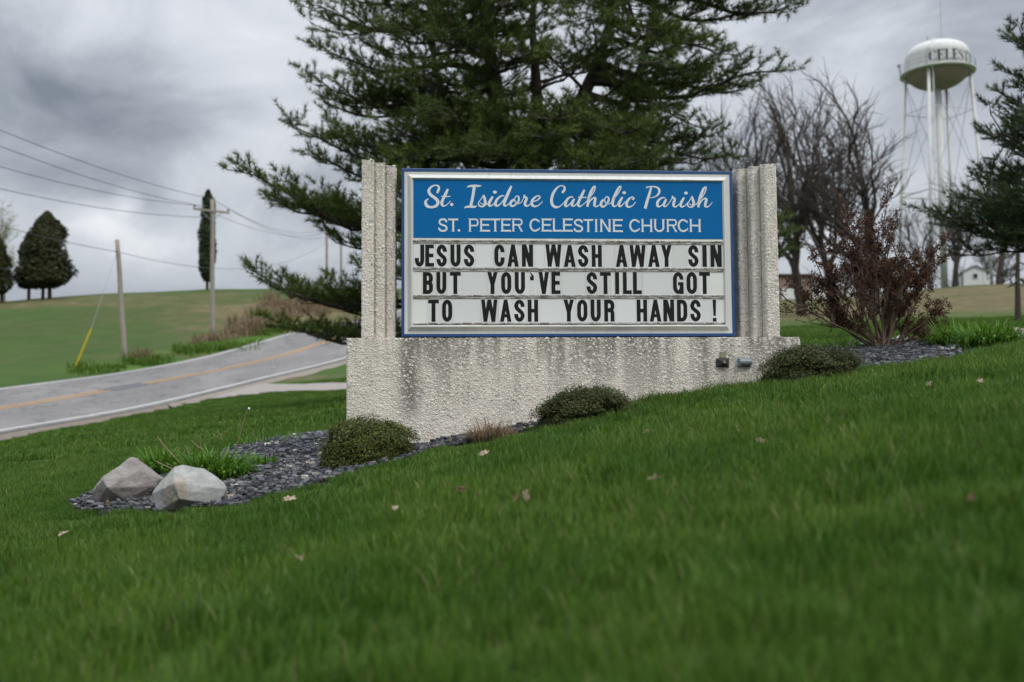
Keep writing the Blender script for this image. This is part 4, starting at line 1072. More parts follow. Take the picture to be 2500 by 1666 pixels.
mb = MB(); q = math.radians(188); mb.tube([[math.cos(q) * (RT + .66), math.sin(q) * (RT + .66), zr], [math.cos(q) * (RT + .75), math.sin(q) * (RT + .75), zr + 1.5]], .04, 5); mb.tube([[math.cos(q) * (RT + .75), math.sin(q) * (RT + .75), zr + 1.3], [math.cos(q) * (RT + .75), math.sin(q) * (RT + .75), zr + 1.65]], .2, 8); mb.build('beacon', MAT_STEEL, tow)
# lettering wrapped round the tank
lt = MB()
def tower_letter(c, deg, hgt=1.22, zc=1.35):
    g = []; w_, t_, s_ = .62, .21, .08
    thin = .07
    sl = lambda x0, y0, x1, y1: g.append(rect(x0, y0, x1, y1))
    if c == 'E': sl(.08, 0, .08 + t_, 1); sl(0, 0, .08, s_); sl(0, 1 - s_, .08, 1); sl(.25, 0, .6, s_); sl(.54, s_, .6, .28); sl(.25, 1 - s_, .58, 1); sl(.52, .74, .58, 1 - s_); sl(.25, .48, .42, .54); sl(.42, .38, .47, .64)
    if c == 'L': sl(.08, 0, .08 + t_, 1); sl(0, 0, .08, s_); sl(0, 1 - s_, .33, 1 + .001); sl(.25, 0, .6, s_); sl(.54, s_, .6, .3)
    if c == 'I': sl(.22, 0, .22 + t_, 1); sl(.12, 0, .22, s_); sl(.39, 0, .49, s_); sl(.12, 1 - s_, .22, 1); sl(.39, 1 - s_, .49, 1)
    if c == 'T': sl(.22, 0, .22 + t_, 1 - s_); sl(.12, 0, .22, s_); sl(.39, 0, .49, s_); sl(0, 1 - s_, .61, 1); sl(0, .74, .05, 1 - s_); sl(.56, .74, .61, 1 - s_)
    if c == 'N': sl(.06, 0, .12, 1); sl(.5, 0, .56, 1); g.append(('p', [(.44, 0), (.56, 0), (.2, 1), (.03, 1)])); sl(0, 0, .06, s_); sl(.12, 0, .18, s_)
    V = []
    if c in 'CS':
        if c == 'C': pth = [(.56, .72, .10), (.5, .88, .08), (.36, .96, .06), (.2, .9, .12), (.1, .7, .18), (.08, .5, .20), (.1, .3, .18), (.2, .1, .12), (.36, .03, .06), (.5, .1, .06), (.57, .28, .06)]
        else: pth = [(.5, .72, .08), (.46, .9, .06), (.3, .97, .06), (.14, .88, .1), (.1, .74, .14), (.2, .6, .18), (.38, .45, .2), (.5, .28, .16), (.46, .1, .1), (.28, .03, .06), (.12, .1, .06), (.07, .28, .08)]
        q = crom(pth, 4); m2 = MB(); offs_ribbon(m2, q[:, :2] * hgt, q[:, 2] * hgt, 0, .012); V.append((m2.v[0], m2.f))
    for i, el in enumerate(g):
        m2 = MB(); pts = np.array(el[1]) * hgt; 
        # subdivide in x is unnecessary: letters are narrow
        m2.prism(pts, 0, .012 + .001 * i, 'y'); V.append((m2.v[0], m2.f))
    for v_, f_ in V:
        d0 = math.radians(deg) + (v_[:, 0] - .3 * hgt) / RT
        rad = RT - v_[:, 1] + .004
        zz_ = v_[:, 2] + zc
        # shoulder of the tank curves in
        X_ = np.c_[np.sin(d0) * rad, -np.cos(d0) * rad, zz_ + zr]
        lt.add(X_, f_)
for k, c in enumerate('CELESTINE'):
    tower_letter(c, -14 + 13.4 * k + 6.5, zc=.5, hgt=1.45)
tl = lt.build('tank_lettering', MAT_TANKT, tank); tl['label'] = 'dark capitals reading CELESTINE'

# ---------------- pump house and far house
MAT_SIDING = simple('white_siding', (.60, .60, .58), .7, .08, 2.)
MAT_SHROOF = simple('grey_shingle_roof', (.20, .20, .21), .9, .2, 4.)
MAT_DARKW = simple('dark_window', (.03, .035, .04), .15, .2, 3., .6)
MAT_TRIM = simple('pale_trim', (.66, .66, .64), .6, .05, 3.)
MAT_DOORD = simple('grey_door', (.12, .13, .15), .5, .1, 3.)
def m_brick(t):
    b = t.n('ShaderNodeTexBrick'); t.put(b.inputs['Vector'], OC(t)); b.inputs['Scale'].default_value = 1.
    for k_, v_ in (('Color1', (.36, .07, .042, 1)), ('Color2', (.28, .06, .038, 1)), ('Mortar', (.2, .15, .12, 1)), ('Mortar Size', .012), ('Brick Width', .22), ('Row Height', .075)): b.inputs[k_].default_value = v_
    return bsdf(t, b.outputs[0], .9)
MAT_BRICK = mat('far_red_brick', m_brick)
def gable_house(o, w, d, h, rise, wallm, roofm, ov=.25, wall='wall', roof='roof'):
    """front gable faces local -y; ridge along y."""
    mb = MB(); mb.box((0, d / 2, h / 2 - .4), (w, d, h + .8)); mb.prism([(-w / 2, h), (w / 2, h), (0, h + rise)], 0, -d, 'y'); mb.build(wall, wallm, o)
    mb = MB(); k = rise / (w / 2)
    for s_ in (-1, 1):
        e = (s_ * (w / 2 + ov), h - k * ov); r0 = (0, h + rise)
        pts = [e, r0, (0, h + rise + .12), (s_ * (w / 2 + ov), h - k * ov + .12)]
        if s_ > 0: pts = pts[::-1]
        mb.prism(pts, ov, -d - ov, 'y')
    mb.build(roof, roofm, o)
sh = at(2382, 699, 124); shz = gz(sh[0], sh[1])
shed = empty('pump_house', (sh[0], sh[1], shz - .1), 'small white gabled pump house at the foot of the water tower', 'shed', rz=math.radians(-16))
gable_house(shed, 2.6, 3.9, 2.15, .62, MAT_SIDING, MAT_SHROOF, .18)
mb = MB(); mb.box((.0, -.03, 1.5), (.62, .06, .68)); wf = mb.build('window', MAT_TRIM, shed)
mb = MB(); mb.box((.0, -.065, 1.5), (.5, .02, .56)); mb.build('pane', MAT_DARKW, wf)
for q in (1.2, 1.9):
    mb = MB(); mb.box((-1.33, q, 1.1), (.05, .22, 1.6)); mb.build('louvre', MAT_DOORD, shed)
mb = MB(); mb.box((1.0, -.03, 1.0), (.05, .05, 1.9)); mb.box((-1.28, -.03, 1.05), (.06, .05, 2.1)); mb.build('corner_trim', MAT_TRIM, shed)
hs = at(1942, 727, 101); 
house = empty('brick_house', (hs[0], hs[1], gz(hs[0], hs[1]) - .3), 'far brick house with a white garage door behind the right pillar', 'house', rz=math.radians(4))
MAT_ROOFR = simple('brown_fascia', (.06, .035, .03), .8, .2, 4.)
mb = MB(); mb.box((0, 3, 1.25), (3.4, 6, 2.9)); mb.build('wall', MAT_BRICK, house)
mb = MB(); mb.box((0, 3, 2.78), (3.7, 6.5, .16)); mb.build('roof', MAT_ROOFR, house)
mb = MB(); mb.box((-.55, -.04, .65), (1.75, .08, 1.45)); gd_ = mb.build('garage_door', MAT_TRIM, house)
for k in range(4):
    mb = MB(); mb.box((-.55, -.09, .12 + k * .36), (1.68, .02, .32)); mb.build('door_panel', MAT_SIDING, gd_)
wing = MB(); wing.prism([(1.75, -.4), (5.6, -.4), (5.6, 1.0), (1.75, 2.6)], .2, -5, 'y'); wing.build('white_wing', MAT_SIDING, house)
mb = MB(); mb.prism([(1.72, 2.62), (5.8, .95), (5.8, 1.07), (1.72, 2.74)], .4, -5.2, 'y'); mb.build('wing_roof', MAT_TRIM, house)

# ================================================================ vegetation
MAT_BARK = simple('grey_brown_bark', (.060, .047, .040), .95, .4, 6.)
MAT_TWIG = simple('bare_twigs', (.046, .037, .032), .95, .3, 3.)
MAT_PBARK = simple('dark_pine_bark', (.045, .037, .031), .95, .35, 5.)
MAT_NEEDLE = leafy('pine_needles', [(0, (.040, .062, .012)), (.4, (.075, .114, .020)), (.75, (.120, .166, .030)), (1, (.18, .21, .06))], .3, .5, .3, (.7, (.62, .68, .70)))
MAT_NEEDLE2 = leafy('pine_needles_bluish', [(0, (.022, .042, .016)), (.6, (.045, .072, .026)), (1, (.08, .105, .04))], .25, .5, .3)
MAT_CEDAR = leafy('dark_cedar_foliage', [(0, (.014, .017, .005)), (.6, (.030, .034, .009)), (1, (.052, .050, .015))], .15, .7, .2)
MAT_ARBOR = leafy('columnar_foliage', [(0, (.012, .022, .008)), (.6, (.022, .036, .012)), (1, (.035, .05, .016))], .15, .7, .2)

def needles(TP, TD, n, L, Wd, spread, rs, up=.15):
    """One triangle per needle, n needles in a spray at each twig point."""
    m = len(TP); P = np.repeat(TP, n, 0); Dd = np.repeat(TD, n, 0)
    Dd = Dd + rs.normal(0, spread, (m * n, 3)); Dd[:, 2] += up; Dd /= np.linalg.norm(Dd, axis=1)[:, None]
    l = L * (.6 + .7 * rs.rand(m * n))[:, None]
    S = np.cross(Dd, rs.normal(0, 1, (m * n, 3))); S /= np.linalg.norm(S, axis=1)[:, None] + 1e-9
    w_ = Wd * (.7 + .6 * rs.rand(m * n))[:, None]
    V = np.stack([P - S * w_ / 2, P + S * w_ / 2, P + Dd * l + S * 0], 1)
    return V.reshape(-1, 3), np.arange(m * n * 3).reshape(-1, 3)

def bough(wood, TPs, TDs, base, tip, rs, r0=.06, droop=.12, dens=1., L2k=.42, start=.22, up=.25, twig=.26):
    base, tip = np.array(base, float), np.array(tip, float); d = tip - base; L = np.linalg.norm(d)
    n = max(6, int(L / .35)); t_ = np.linspace(0, 1, n + 1)[:, None]
    P = base + d * t_; P[:, 2] += -droop * L * np.sin(np.pi * t_[:, 0]) * (1 - .3 * t_[:, 0]) + .03 * L * np.sin(t_[:, 0] * 9 + rs.rand() * 6)
    P[:, 2] += .09 * L * (t_[:, 0] ** 3 - t_[:, 0])
    P[:, :2] += rs.normal(0, .035 * L ** .5, (n + 1, 2)) * t_
    wood.tube(P, np.linspace(r0, .008, n + 1), 5, cap=False)
    dn = d / L; side = np.cross(dn, [0, 0, 1]); side /= np.linalg.norm(side) + 1e-9
    ns = int(L * (1 - start) / .18 * dens); 
    for i in range(ns):
        t0 = start + (1 - start) * (i + rs.rand()) / ns
        sgn = 1 if i % 2 else -1
        p = np.array([np.interp(t0, t_[:, 0], P[:, k]) for k in range(3)])
        l2 = (L2k * L * (1 - t0) ** .8 * (.45 + .75 * rs.rand()) + .25) * (.6 + .4 * min(1, (t0 - start) * 5 + .2))
        l2 = min(l2, 2.2)
        dd = dn * (.45 + .5 * rs.rand()) + side * sgn * (.55 + .6 * rs.rand()) + np.array([0, 0, up * (rs.rand() * 1.3 - .25)]); dd /= np.linalg.norm(dd)
        m = max(2, int(l2 / .3)); q = p + dd * l2 * np.linspace(0, 1, m + 1)[:, None]; q[:, 2] += .10 * l2 * np.linspace(0, 1, m + 1) ** 2 * 2.2
        wood.tube(q, np.linspace(.012 + .008 * l2, .004, m + 1), 3, cap=False)
        nt = max(2, int(l2 / .13)); s2 = np.cross(dd, [0, 0, 1]); s2 /= np.linalg.norm(s2) + 1e-9
        tt = (np.arange(nt) + rs.rand(nt)) / nt; tt = .15 + .85 * tt
        bp = np.stack([np.interp(tt, np.linspace(0, 1, m + 1), q[:, k]) for k in range(3)], 1)
        sg = np.where(np.arange(nt) % 2, 1, -1)[:, None]
        td = dd * .6 + s2 * sg * (.3 + .6 * rs.rand(nt, 1)) + np.array([0, 0, 1]) * (rs.rand(nt, 1) * .9 + .0); td /= np.linalg.norm(td, axis=1)[:, None]
        tl_ = twig * (.6 + .8 * rs.rand(nt, 1))
        for f_ in (.2, .45, .7, 1.):
            TPs.append(bp + td * tl_ * f_); TDs.append(td)
        TPs.append(q[-1:] + 0); TDs.append(dd[None])
    return P

# ---- the big white pine behind the sign
rs = np.random.RandomState(21)
pb = at(1240, 925, 21.); pb[2] = gz(pb[0], pb[1])
pine = empty('pine_tree', tuple(pb), 'large multi-stemmed white pine directly behind the church sign', 'tree')
wood = MB(); TPs, TDs = [], []
def W(px, py, Y): return at(px, py, Y) - pb
trunkP = np.array([[0, 0, -.4], W(1242, 800, 21), W(1240, 600, 21), W(1240, 430, 21.0), W(1232, 330, 21.1), W(1215, 250, 21.1), W(1200, 170, 21.2), W(1190, 100, 21.2), W(1184, -40, 21.2), W(1200, -300, 21.2), W(1220, -620, 21.2)])
def smooth_tube(mb, P, r0, r1, sides=10):
    q = crom(P, 4); n = len(q); q = q + rs.normal(0, .012, q.shape); mb.tube(q, np.linspace(r0, r1, n), sides, cap=False)
smooth_tube(wood, trunkP, .34, .06)
lead = [(np.array([W(1240, 470, 21), W(1300, 330, 20.6), W(1310, 200, 20.5), W(1300, 60, 20.4), W(1330, -200, 20.4)]), .17),
        (np.array([W(1242, 480, 21), W(1370, 330, 21.4), W(1440, 200, 21.6), W(1480, 90, 21.7), W(1510, -120, 21.8), W(1530, -420, 21.8)]), .20),
        (np.array([W(1440, 420, 22.0), W(1500, 300, 22.0), W(1560, 180, 22.0), W(1590, 60, 22.0), W(1620, -150, 22.0)]), .16),
        (np.array([W(1240, 560, 21), W(1150, 420, 22.2), W(1080, 250, 22.4), W(1050, 60, 22.4), W(1040, -200, 22.4)]), .11)]
for P, r in lead: smooth_tube(wood, P, r, .04, 8)
def on(Pl, t_):
    s_ = np.linspace(0, 1, len(Pl)); return np.array([np.interp(t_, s_, Pl[:, k]) for k in range(3)])
def stem_at(py):            # point on trunk at a photo row
    ys = np.array([topix(p + pb)[1] for p in trunkP])[::-1]; return np.array([np.interp(py, ys, trunkP[::-1][:, k]) for k in range(3)])
hand = [  # (trunk row, tip px, py, depth), silhouettes on the left
 (60, 735, 12, 20.6), (160, 770, 122, 20.6), (250, 728, 190, 20.2), (270, 800, 250, 20.9), (400, 690, 312, 20.2), (330, 850, 180, 21.8), (430, 745, 395, 20.8), (470, 800, 300, 22.5),
 (590, 578, 432, 19.4), (560, 690, 500, 20.2), (600, 650, 470, 20.6), (700, 800, 560, 22), (760, 622, 672, 19.2), (770, 700, 700, 20.0), (800, 655, 792, 19.4), (790, 740, 740, 21.4), (820, 780, 800, 20.6),
 (-60, 1100, -40, 18), (-120, 770, -90, 21), (20, 860, -10, 20),
 (330, 1935, 165, 20.4), (300, 1840, 205, 21.5), (200, 1790, 120, 20.0), (160, 1960, 12, 20.6), (80, 1890, -30, 21), (280, 1700, 300, 19.8), (400, 1790, 372, 20.6), (440, 1720, 400, 21.6), (360, 1660, 330, 22.4),
 (620, 1900, 520, 21.5), (650, 1925, 560, 22.5), (720, 1915, 640, 22), (-60, 1830, -80, 21), (520, 1830, 470, 22.),
 (330, 1130, 380, 18.), (300, 1250, 395, 17.8), (320, 1350, 385, 18.2), (360, 1450, 400, 18.), (350, 1580, 385, 18.5), (300, 1000, 380, 18.6), (200, 1000, 180, 18.5), (150, 1280, 120, 18), (120, 1100, 80, 18.2), (100, 1420, 60, 18.5), (150, 1600, 150, 18.5), (50, 950, 50, 19.), (0, 1250, 0, 18),
 (500, 1000, 430, 17.6), (470, 1480, 420, 17.6), (430, 1200, 330, 17.4), (560, 1300, 470, 17.5), (540, 900, 420, 18.6), (540, 1600, 410, 18.6), (620, 960, 520, 18.4), (350, 1080, 260, 17.8), (300, 1380, 250, 17.8), (380, 1550, 300, 18.2), (700, 900, 640, 18.2), (690, 1000, 600, 17.5), (650, 1650, 560, 18.2), (340, 950, 300, 19.)]
for (row, px, py, Y) in hand:
    b_ = stem_at(row); tp_ = W(px, py, Y); L = np.linalg.norm(tp_ - b_)
    if px > 1400 and row < 450 and row > 0: b_ = on(lead[1][0], np.clip((470 - row) / 500 + .1, 0, .9))
    lowl = row >= 590 and px < 900
    bough(wood, TPs, TDs, b_, tp_, rs, .035 + .010 * L, .04 if row < 500 else .02, 1.35 if lowl else .95, .34 if lowl else (.36 if L > 4 else .42), .48 if lowl else .22)
    if py < 620 and not lowl:
        for _ in range(0 if L < 3.0 else 1):
            j = tp_ + np.array([rs.normal(0, .22), rs.normal(0, .7), rs.normal(.05, .28)]); j = b_ + (j - b_) * (.72 + .25 * rs.rand())
            bough(wood, TPs, TDs, b_ + np.array([0, 0, rs.normal(0, .3)]), j, rs, .03 + .007 * L, .05, .8, .38)
for k in range(64):
    src = rs.choice(5, p=[.3, .2, .2, .15, .15]); a_ = rs.rand() * 6.283
    if src == 0: row = -450 + 900 * rs.rand(); b_ = stem_at(row)
    else: b_ = on(lead[src - 1][0], .15 + .8 * rs.rand())
    zf = np.clip((b_[2] - 3.) / 9., 0, 1); L = (3.6 - 1.2 * zf) * (.4 + .6 * rs.rand())
    d = np.array([math.cos(a_), math.sin(a_) * .9, .12 + .35 * rs.rand()])
    bough(wood, TPs, TDs, b_, b_ + d * L, rs, .03 + .007 * L, .05, .72, .42)
TP = np.concatenate(TPs); TD = np.concatenate(TDs)
wood.build('trunk', MAT_PBARK, pine)
V, F = needles(TP, TD, 16, .15, .013, .6, rs)
mb = MB(); mb.add(V, F); o = mb.build('needles', MAT_NEEDLE, pine)
print('pine tufts', len(TP))

# ---- pines at the right edge
def pine2(name, label, px, py, Y, trunk, tips, seed, group=None, nd=13, nl=.12, nw=.013, sparse=1., r0=.2, matn=None):
    rs = np.random.RandomState(seed); b = at(px, py, Y); b[2] = gz(b[0], b[1])
    o = empty(name, tuple(b), label, 'tree', group); wood = MB(); TPs, TDs = [], []
    Wl = lambda a, c, d: at(a, c, d) - b
    P = np.array([[0, 0, -.3]] + [Wl(*q) for q in trunk]); q = crom(P, 4); wood.tube(q, np.linspace(r0, r0 * .25, len(q)), 8, cap=False)
    ys = np.array([topix(p + b)[1] for p in q])
    for (row, tx, ty, tY, dn) in tips:
        o_ = np.argsort(ys); b_ = np.array([np.interp(row, ys[o_], q[o_][:, k]) for k in range(3)]); tp_ = Wl(tx, ty, tY); L = np.linalg.norm(tp_ - b_)
        bough(wood, TPs, TDs, b_, tp_, rs, .025 + .009 * L, .06, dn * sparse, .42, .25 if sparse > .6 else .4, twig=.22)
        for _ in range(1 if sparse > .6 else 0):
            j = tp_ + np.array([abs(rs.normal(0, .15)), rs.normal(0, .4), rs.normal(0, .16)]); bough(wood, TPs, TDs, b_ + np.array([0, 0, rs.normal(0, .2)]), j, rs, .03, .05, .9, .42, twig=.22)
    wood.build('trunk', MAT_PBARK, o); TP = np.concatenate(TPs); TD = np.concatenate(TDs)
    V, F = needles(TP, TD, nd, nl, nw, .42, rs); mb = MB(); mb.add(V, F); mb.build('needles', matn or MAT_NEEDLE2, o); return o
pine2('pine_tree', 'dark pine reaching in from beyond the right edge of the scene', 2680, 835, 15.5,
      [(2680, 600, 15.5), (2670, 350, 15.5), (2660, 100, 15.5), (2650, -300, 15.5)],
      [(560, 2288, 520, 15.2, 1.), (570, 2330, 545, 15.8, 1.1), (550, 2400, 470, 14.8, 1.), (520, 2395, 425, 15.4, 1.), (590, 2420, 560, 15, 1.), (540, 2450, 500, 16.2, 1.2), (600, 2360, 500, 16.4, 1.), (610, 2450, 590, 15.6, .8), (575, 2480, 480, 14.6, 1.3), (580, 2500, 540, 15.9, 1.2),
       (480, 2400, 440, 16.5, .8), (450, 2440, 400, 15.4, .9), (400, 2400, 290, 15.2, .9), (380, 2430, 330, 15.9, .9), (350, 2470, 230, 15.4, 1.), (300, 2455, 245, 16.1, .9), (260, 2480, 170, 15.0, 1.), (200, 2492, 90, 15.6, 1.), (330, 2490, 300, 14.9, 1.2), (420, 2480, 360, 15.8, 1.), (150, 2500, 120, 16, 1.), (230, 2505, 200, 15.4, 1.3), (60, 2520, 20, 15.5, 1.)], 31, r0=.24)
pine2('pine_tree', 'young sparse pine with a thin bare trunk on the right slope', 2484, 786, 32,
      [(2485, 740, 32), (2484, 680, 32), (2486, 600, 32), (2488, 520, 32), (2492, 430, 32)],
      [(640, 2428, 690, 31.6, .9), (650, 2440, 665, 32.6, .8), (620, 2450, 615, 31.8, .8), (600, 2462, 600, 32.6, .8), (640, 2530, 650, 32, .8), (680, 2455, 700, 31.2, .8), (690, 2510, 700, 32, .8), (580, 2440, 560, 32.5, .8), (560, 2520, 560, 31.5, .8), (540, 2470, 530, 32, .8), (500, 2510, 500, 32.3, .8), (680, 2535, 690, 33, .8), (600, 2450, 630, 33.5, .8)],
      33, sparse=.5, nl=.15, nw=.02, r0=.11)

# ---- clumped evergreens far away: thousands of small sprays through the crown volume
def blob_tree(name, label, px, pbase, Y, rad_fn, trunks, n, leaf, seed, m, group=None, crown0=.12):
    """rad_fn(t) crown radius (metres) for height fraction t; returns thing."""
    rs = np.random.RandomState(seed); b = at(px, pbase, Y); b[2] = gz(b[0], b[1])
    o = empty(name, tuple(b), label, 'tree', group)
    H = rad_fn.H
    mb = MB()
    for dx, r in trunks: mb.tube([[dx, 0, -.5], [dx * .9, 0, H * .2], [dx * .4, 0, H * .6], [0, 0, H * .85]], [r, r * .85, r * .5, r * .2], 7)
    mb.build('trunk', MAT_BARK, o)
    t_ = crown0 + (1 - crown0) * rs.rand(n) ** 1.05; a = rs.rand(n) * 6.283
    ph = rs.rand(24, 4)
    lump = np.zeros(n)
    for k in range(24):
        lump += .5 * np.exp(-(((a - ph[k, 0] * 6.283 + np.pi) % (2 * np.pi) - np.pi) / .45) ** 2 - ((t_ - ph[k, 1]) / .07) ** 2)
    base_r = np.array([rad_fn(q) for q in t_])
    r = base_r * np.clip(1 - .6 * rs.rand(n) ** 2.0, .1, 1) * (.72 + .30 * np.minimum(lump, 1.3)) * (1 + rs.normal(0, .07, n))
    kp = (lump > .10) | (rs.rand(n) < .45); r, a, t_ = r[kp], a[kp], t_[kp]; n = len(r)
    P = np.c_[r * np.cos(a), r * np.sin(a), t_ * H]
    N = np.c_[np.cos(a), np.sin(a), .4 + .0 * a] + rs.normal(0, .5, (n, 3)); N /= np.linalg.norm(N, axis=1)[:, None]
    U = np.cross(N, rs.normal(0, 1, (n, 3))); U /= np.linalg.norm(U, axis=1)[:, None]; Wv = np.cross(N, U)
    s_ = leaf * (.5 + .9 * rs.rand(n))[:, None]
    V = np.stack([P - U * s_, P - Wv * s_ * .5, P + U * s_, P + Wv * s_ * .5], 1).reshape(-1, 3)
    mb = MB(); mb.add(V, np.arange(4 * n).reshape(-1, 4)); mb.build('crown', m, o)
    return o
class Prof:
    def __init__(s, H, pts): s.H = H; s.p = np.array(pts)
    def __call__(s, t_): return float(np.interp(t_, s.p[:, 0], s.p[:, 1]))
blob_tree('cedar_tree', 'broad rounded dark cedar on the hilltop at left', 112, 735, 92, Prof(8.2, [(0, 0), (.14, 1.2), (.22, 2.35), (.38, 2.65), (.55, 2.45), (.75, 1.85), (.9, 1.15), (1, .25)]), [(-.3, .16), (.35, .2)], 16000, .16, 41, MAT_CEDAR, 'dark cedars on the hilltop', .14)
blob_tree('cedar_tree', 'small dark cedar tucked behind the broad rounded one', 70, 735, 96, Prof(6.6, [(0, 0), (.16, 1.0), (.3, 1.55), (.5, 1.5), (.8, .9), (1, .15)]), [(0, .17)], 8000, .16, 42, MAT_CEDAR, 'dark cedars on the hilltop', .17)
blob_tree('cedar_tree', 'dark cedar cut by the left edge of the scene', -14, 738, 91, Prof(6.6, [(0, 0), (.12, 1.0), (.25, 1.9), (.4, 1.95), (.6, 1.6), (.8, 1.0), (1, .15)]), [(.7, .17)], 9000, .16, 43, MAT_CEDAR, 'dark cedars on the hilltop', .14)
blob_tree('columnar_evergreen', 'tall narrow evergreen on the hill behind the crossarm pole', 506, 708, 99, Prof(10.1, [(0, 0), (.08, .35), (.14, .75), (.25, .95), (.5, 1.02), (.75, .95), (.9, .68), (1, .12)]), [(0, .17)], 9000, .15, 44, MAT_ARBOR, None, .09)

# ---- bare deciduous trees
def rot_about(v, ax, a):
    c, s_ = math.cos(a), math.sin(a); return v * c + np.cross(ax, v) * s_ + ax * (ax @ v) * (1 - c)
def bare_mesh(name, H, seed, spread=.5, levels=5, trunk_f=.3, r0=.22, lean=0., low=False, buds=False):
    rs = np.random.RandomState(seed); mb = MB(); tips = []
    def grow(p, d, L, r, lv):
        n = 4 if lv < 2 else 3
        P = [p]; dd = d.copy()
        for i in range(n):
            dd = dd + rs.normal(0, .10 + .03 * lv, 3) + np.array([0, 0, .06 if lv > 0 else .0]); dd /= np.linalg.norm(dd)
            P.append(P[-1] + dd * L / n)
        P = np.array(P); re = r * (.62 if lv < levels else .3)
        mb.tube(P, np.linspace(r, re, n + 1), 8 if lv == 0 else (5 if lv == 1 else 3), cap=False)
        if lv >= levels: tips.append(P[-1]); return
        k = {0: 6, 1: 5, 2: 4, 3: 4, 4: 4, 5: 3}[lv]
        for j in range(k):
            t0 = (1.0 if (j == 0) else (.55 if lv == 0 else .28) + (.45 if lv == 0 else .72) * rs.rand())
            q = np.array([np.interp(t0 * n, np.arange(n + 1), P[:, c]) for c in range(3)])
            ax = np.cross(dd, rs.normal(0, 1, 3)); ax /= np.linalg.norm(ax) + 1e-9
            ang = (.25 if j == 0 else spread * (.6 + .8 * rs.rand()))
            nd = rot_about(dd, ax, ang); nd[2] += .12; nd /= np.linalg.norm(nd)
            grow(q, nd, L * ((.95 if lv == 0 else .74) if j == 0 else (.62 + .3 * rs.rand()) * (.95 if lv == 0 else .80)), r * (.62 if j == 0 else .42 + .12 * rs.rand()), lv + 1)
    d0 = np.array([lean, 0, 1.]); d0 /= np.linalg.norm(d0)
    grow(np.array([0, 0, -.4]), d0, H * trunk_f + .4, r0, 0)
    me = mb.mesh(name); return me, np.array(tips)
def norm_h(me, H):
    n = len(me.vertices); co = np.empty(n * 3, np.float32); me.vertices.foreach_get('co', co); co = co.reshape(-1, 3)
    k = H / co[:, 2].max(); co *= k; me.vertices.foreach_set('co', co.ravel()); return k
BM = []
for (H, sd, spd, tf, r0) in ((13, 51, .56, .34, .36), (12.5, 52, .62, .32, .36), (13.5, 53, .46, .42, .33), (11, 54, .66, .30, .28)):
    me, tips = bare_mesh('bare_tree_limbs', H, sd, spd, 5, tf, r0); norm_h(me, H); me.materials.append(MAT_TWIG); BM.append((me, H))
BT = [ # px, base py, top py, Y, mesh, rot, label
 (1956, 716, 225, 62, 0, .3, 'tall bare tree just right of the right pillar, before the brick house'),
 (2040, 712, 188, 66, 2, 1.9, 'tallest bare tree with a straight trunk, second right of the pillar'),
 (2132, 735, 200, 56, 1, 2.2, 'bare tree with a forked trunk standing behind the dead bush'),
 (1870, 735, 300, 78, 3, .9, 'bare tree half hidden by the right pillar'),
 (1760, 735, 262, 82, 2, 5.2, 'bare tree seen between the pine and the right pillar'),
 (2330, 712, 420, 108, 1, .4, 'small bare tree left of the white pump house'),
 (2440, 720, 350, 100, 0, 2.9, 'bare tree behind the dark pine at the right edge'),
 (2395, 712, 560, 135, 3, 2.0, 'low bare tree beyond the pump house'),
 (2270, 715, 480, 115, 2, .8, 'thin bare tree between the tower legs'),
 (1650, 735, 330, 90, 1, 3.6, 'bare tree behind the right half of the pine'),
]
for (px, py, ty, Y, mi, rz, lab) in BT:
    b = at(px, py, Y); b[2] = gz(b[0], b[1]); H = (at(px, ty, Y)[2] - b[2]) * 1.1
    o = empty('bare_tree', tuple(b), lab, 'tree', 'leafless trees on the hill at right', rz); s_ = H / BM[mi][1]; o.scale = (s_ * 1.05, s_ * 1.05, s_)
    link('limbs', BM[mi][0], None, o)
# twiggy undergrowth between the trunks
me, _ = bare_mesh('bare_shrub_limbs', 3.2, 61, .75, 4, .12, .05); norm_h(me, 3.2); me.materials.append(MAT_TWIG)
k = 0
for (px, Y, h) in [(2065, 86, 5.2), (2105, 78, 4.4), (2160, 84, 5.4), (2275, 96, 4.0), (2330, 140, 5.), (2450, 118, 5.), (2130, 96, 6.)]:
    q = at(px, 730, Y); q[2] = gz(q[0], q[1])
    o = empty('bare_shrub', tuple(q), 'twiggy leafless shrub in the thicket under the bare trees', 'shrub', 'twiggy shrubs under the bare trees', k * 1.7); o.scale = (h / 3.2 * 1.3, h / 3.2 * 1.3, h / 3.2); link('stems', me, None, o); k += 1
# budding tree at far left
me, tips = bare_mesh('budding_limbs', 11.5, 71, .62, 5, .28, .2); kk = norm_h(me, 11.5); me.materials.append(simple('pale_twigs', (.16, .15, .11), .9, .2, 3.))
q = at(12, 733, 108); q[2] = gz(q[0], q[1]); o = empty('budding_tree', tuple(q), 'pale tree with opening yellow-green buds behind the left cedars', 'tree'); link('limbs', me, None, o)
rs = np.random.RandomState(8); tp_ = tips * kk; m = len(tp_); sel = rs.rand(m) < .8; tp_ = tp_[sel]; tp_ = np.repeat(tp_, 3, 0) + rs.normal(0, .12, (len(tp_) * 3, 3))
V, F = needles(tp_, rs.normal(0, 1, tp_.shape), 1, .14, .12, .5, rs); mb = MB(); mb.add(V, F); mb.build('buds', leafy('pale_buds', [(0, (.16, .17, .07)), (1, (.26, .27, .13))], .3), o)

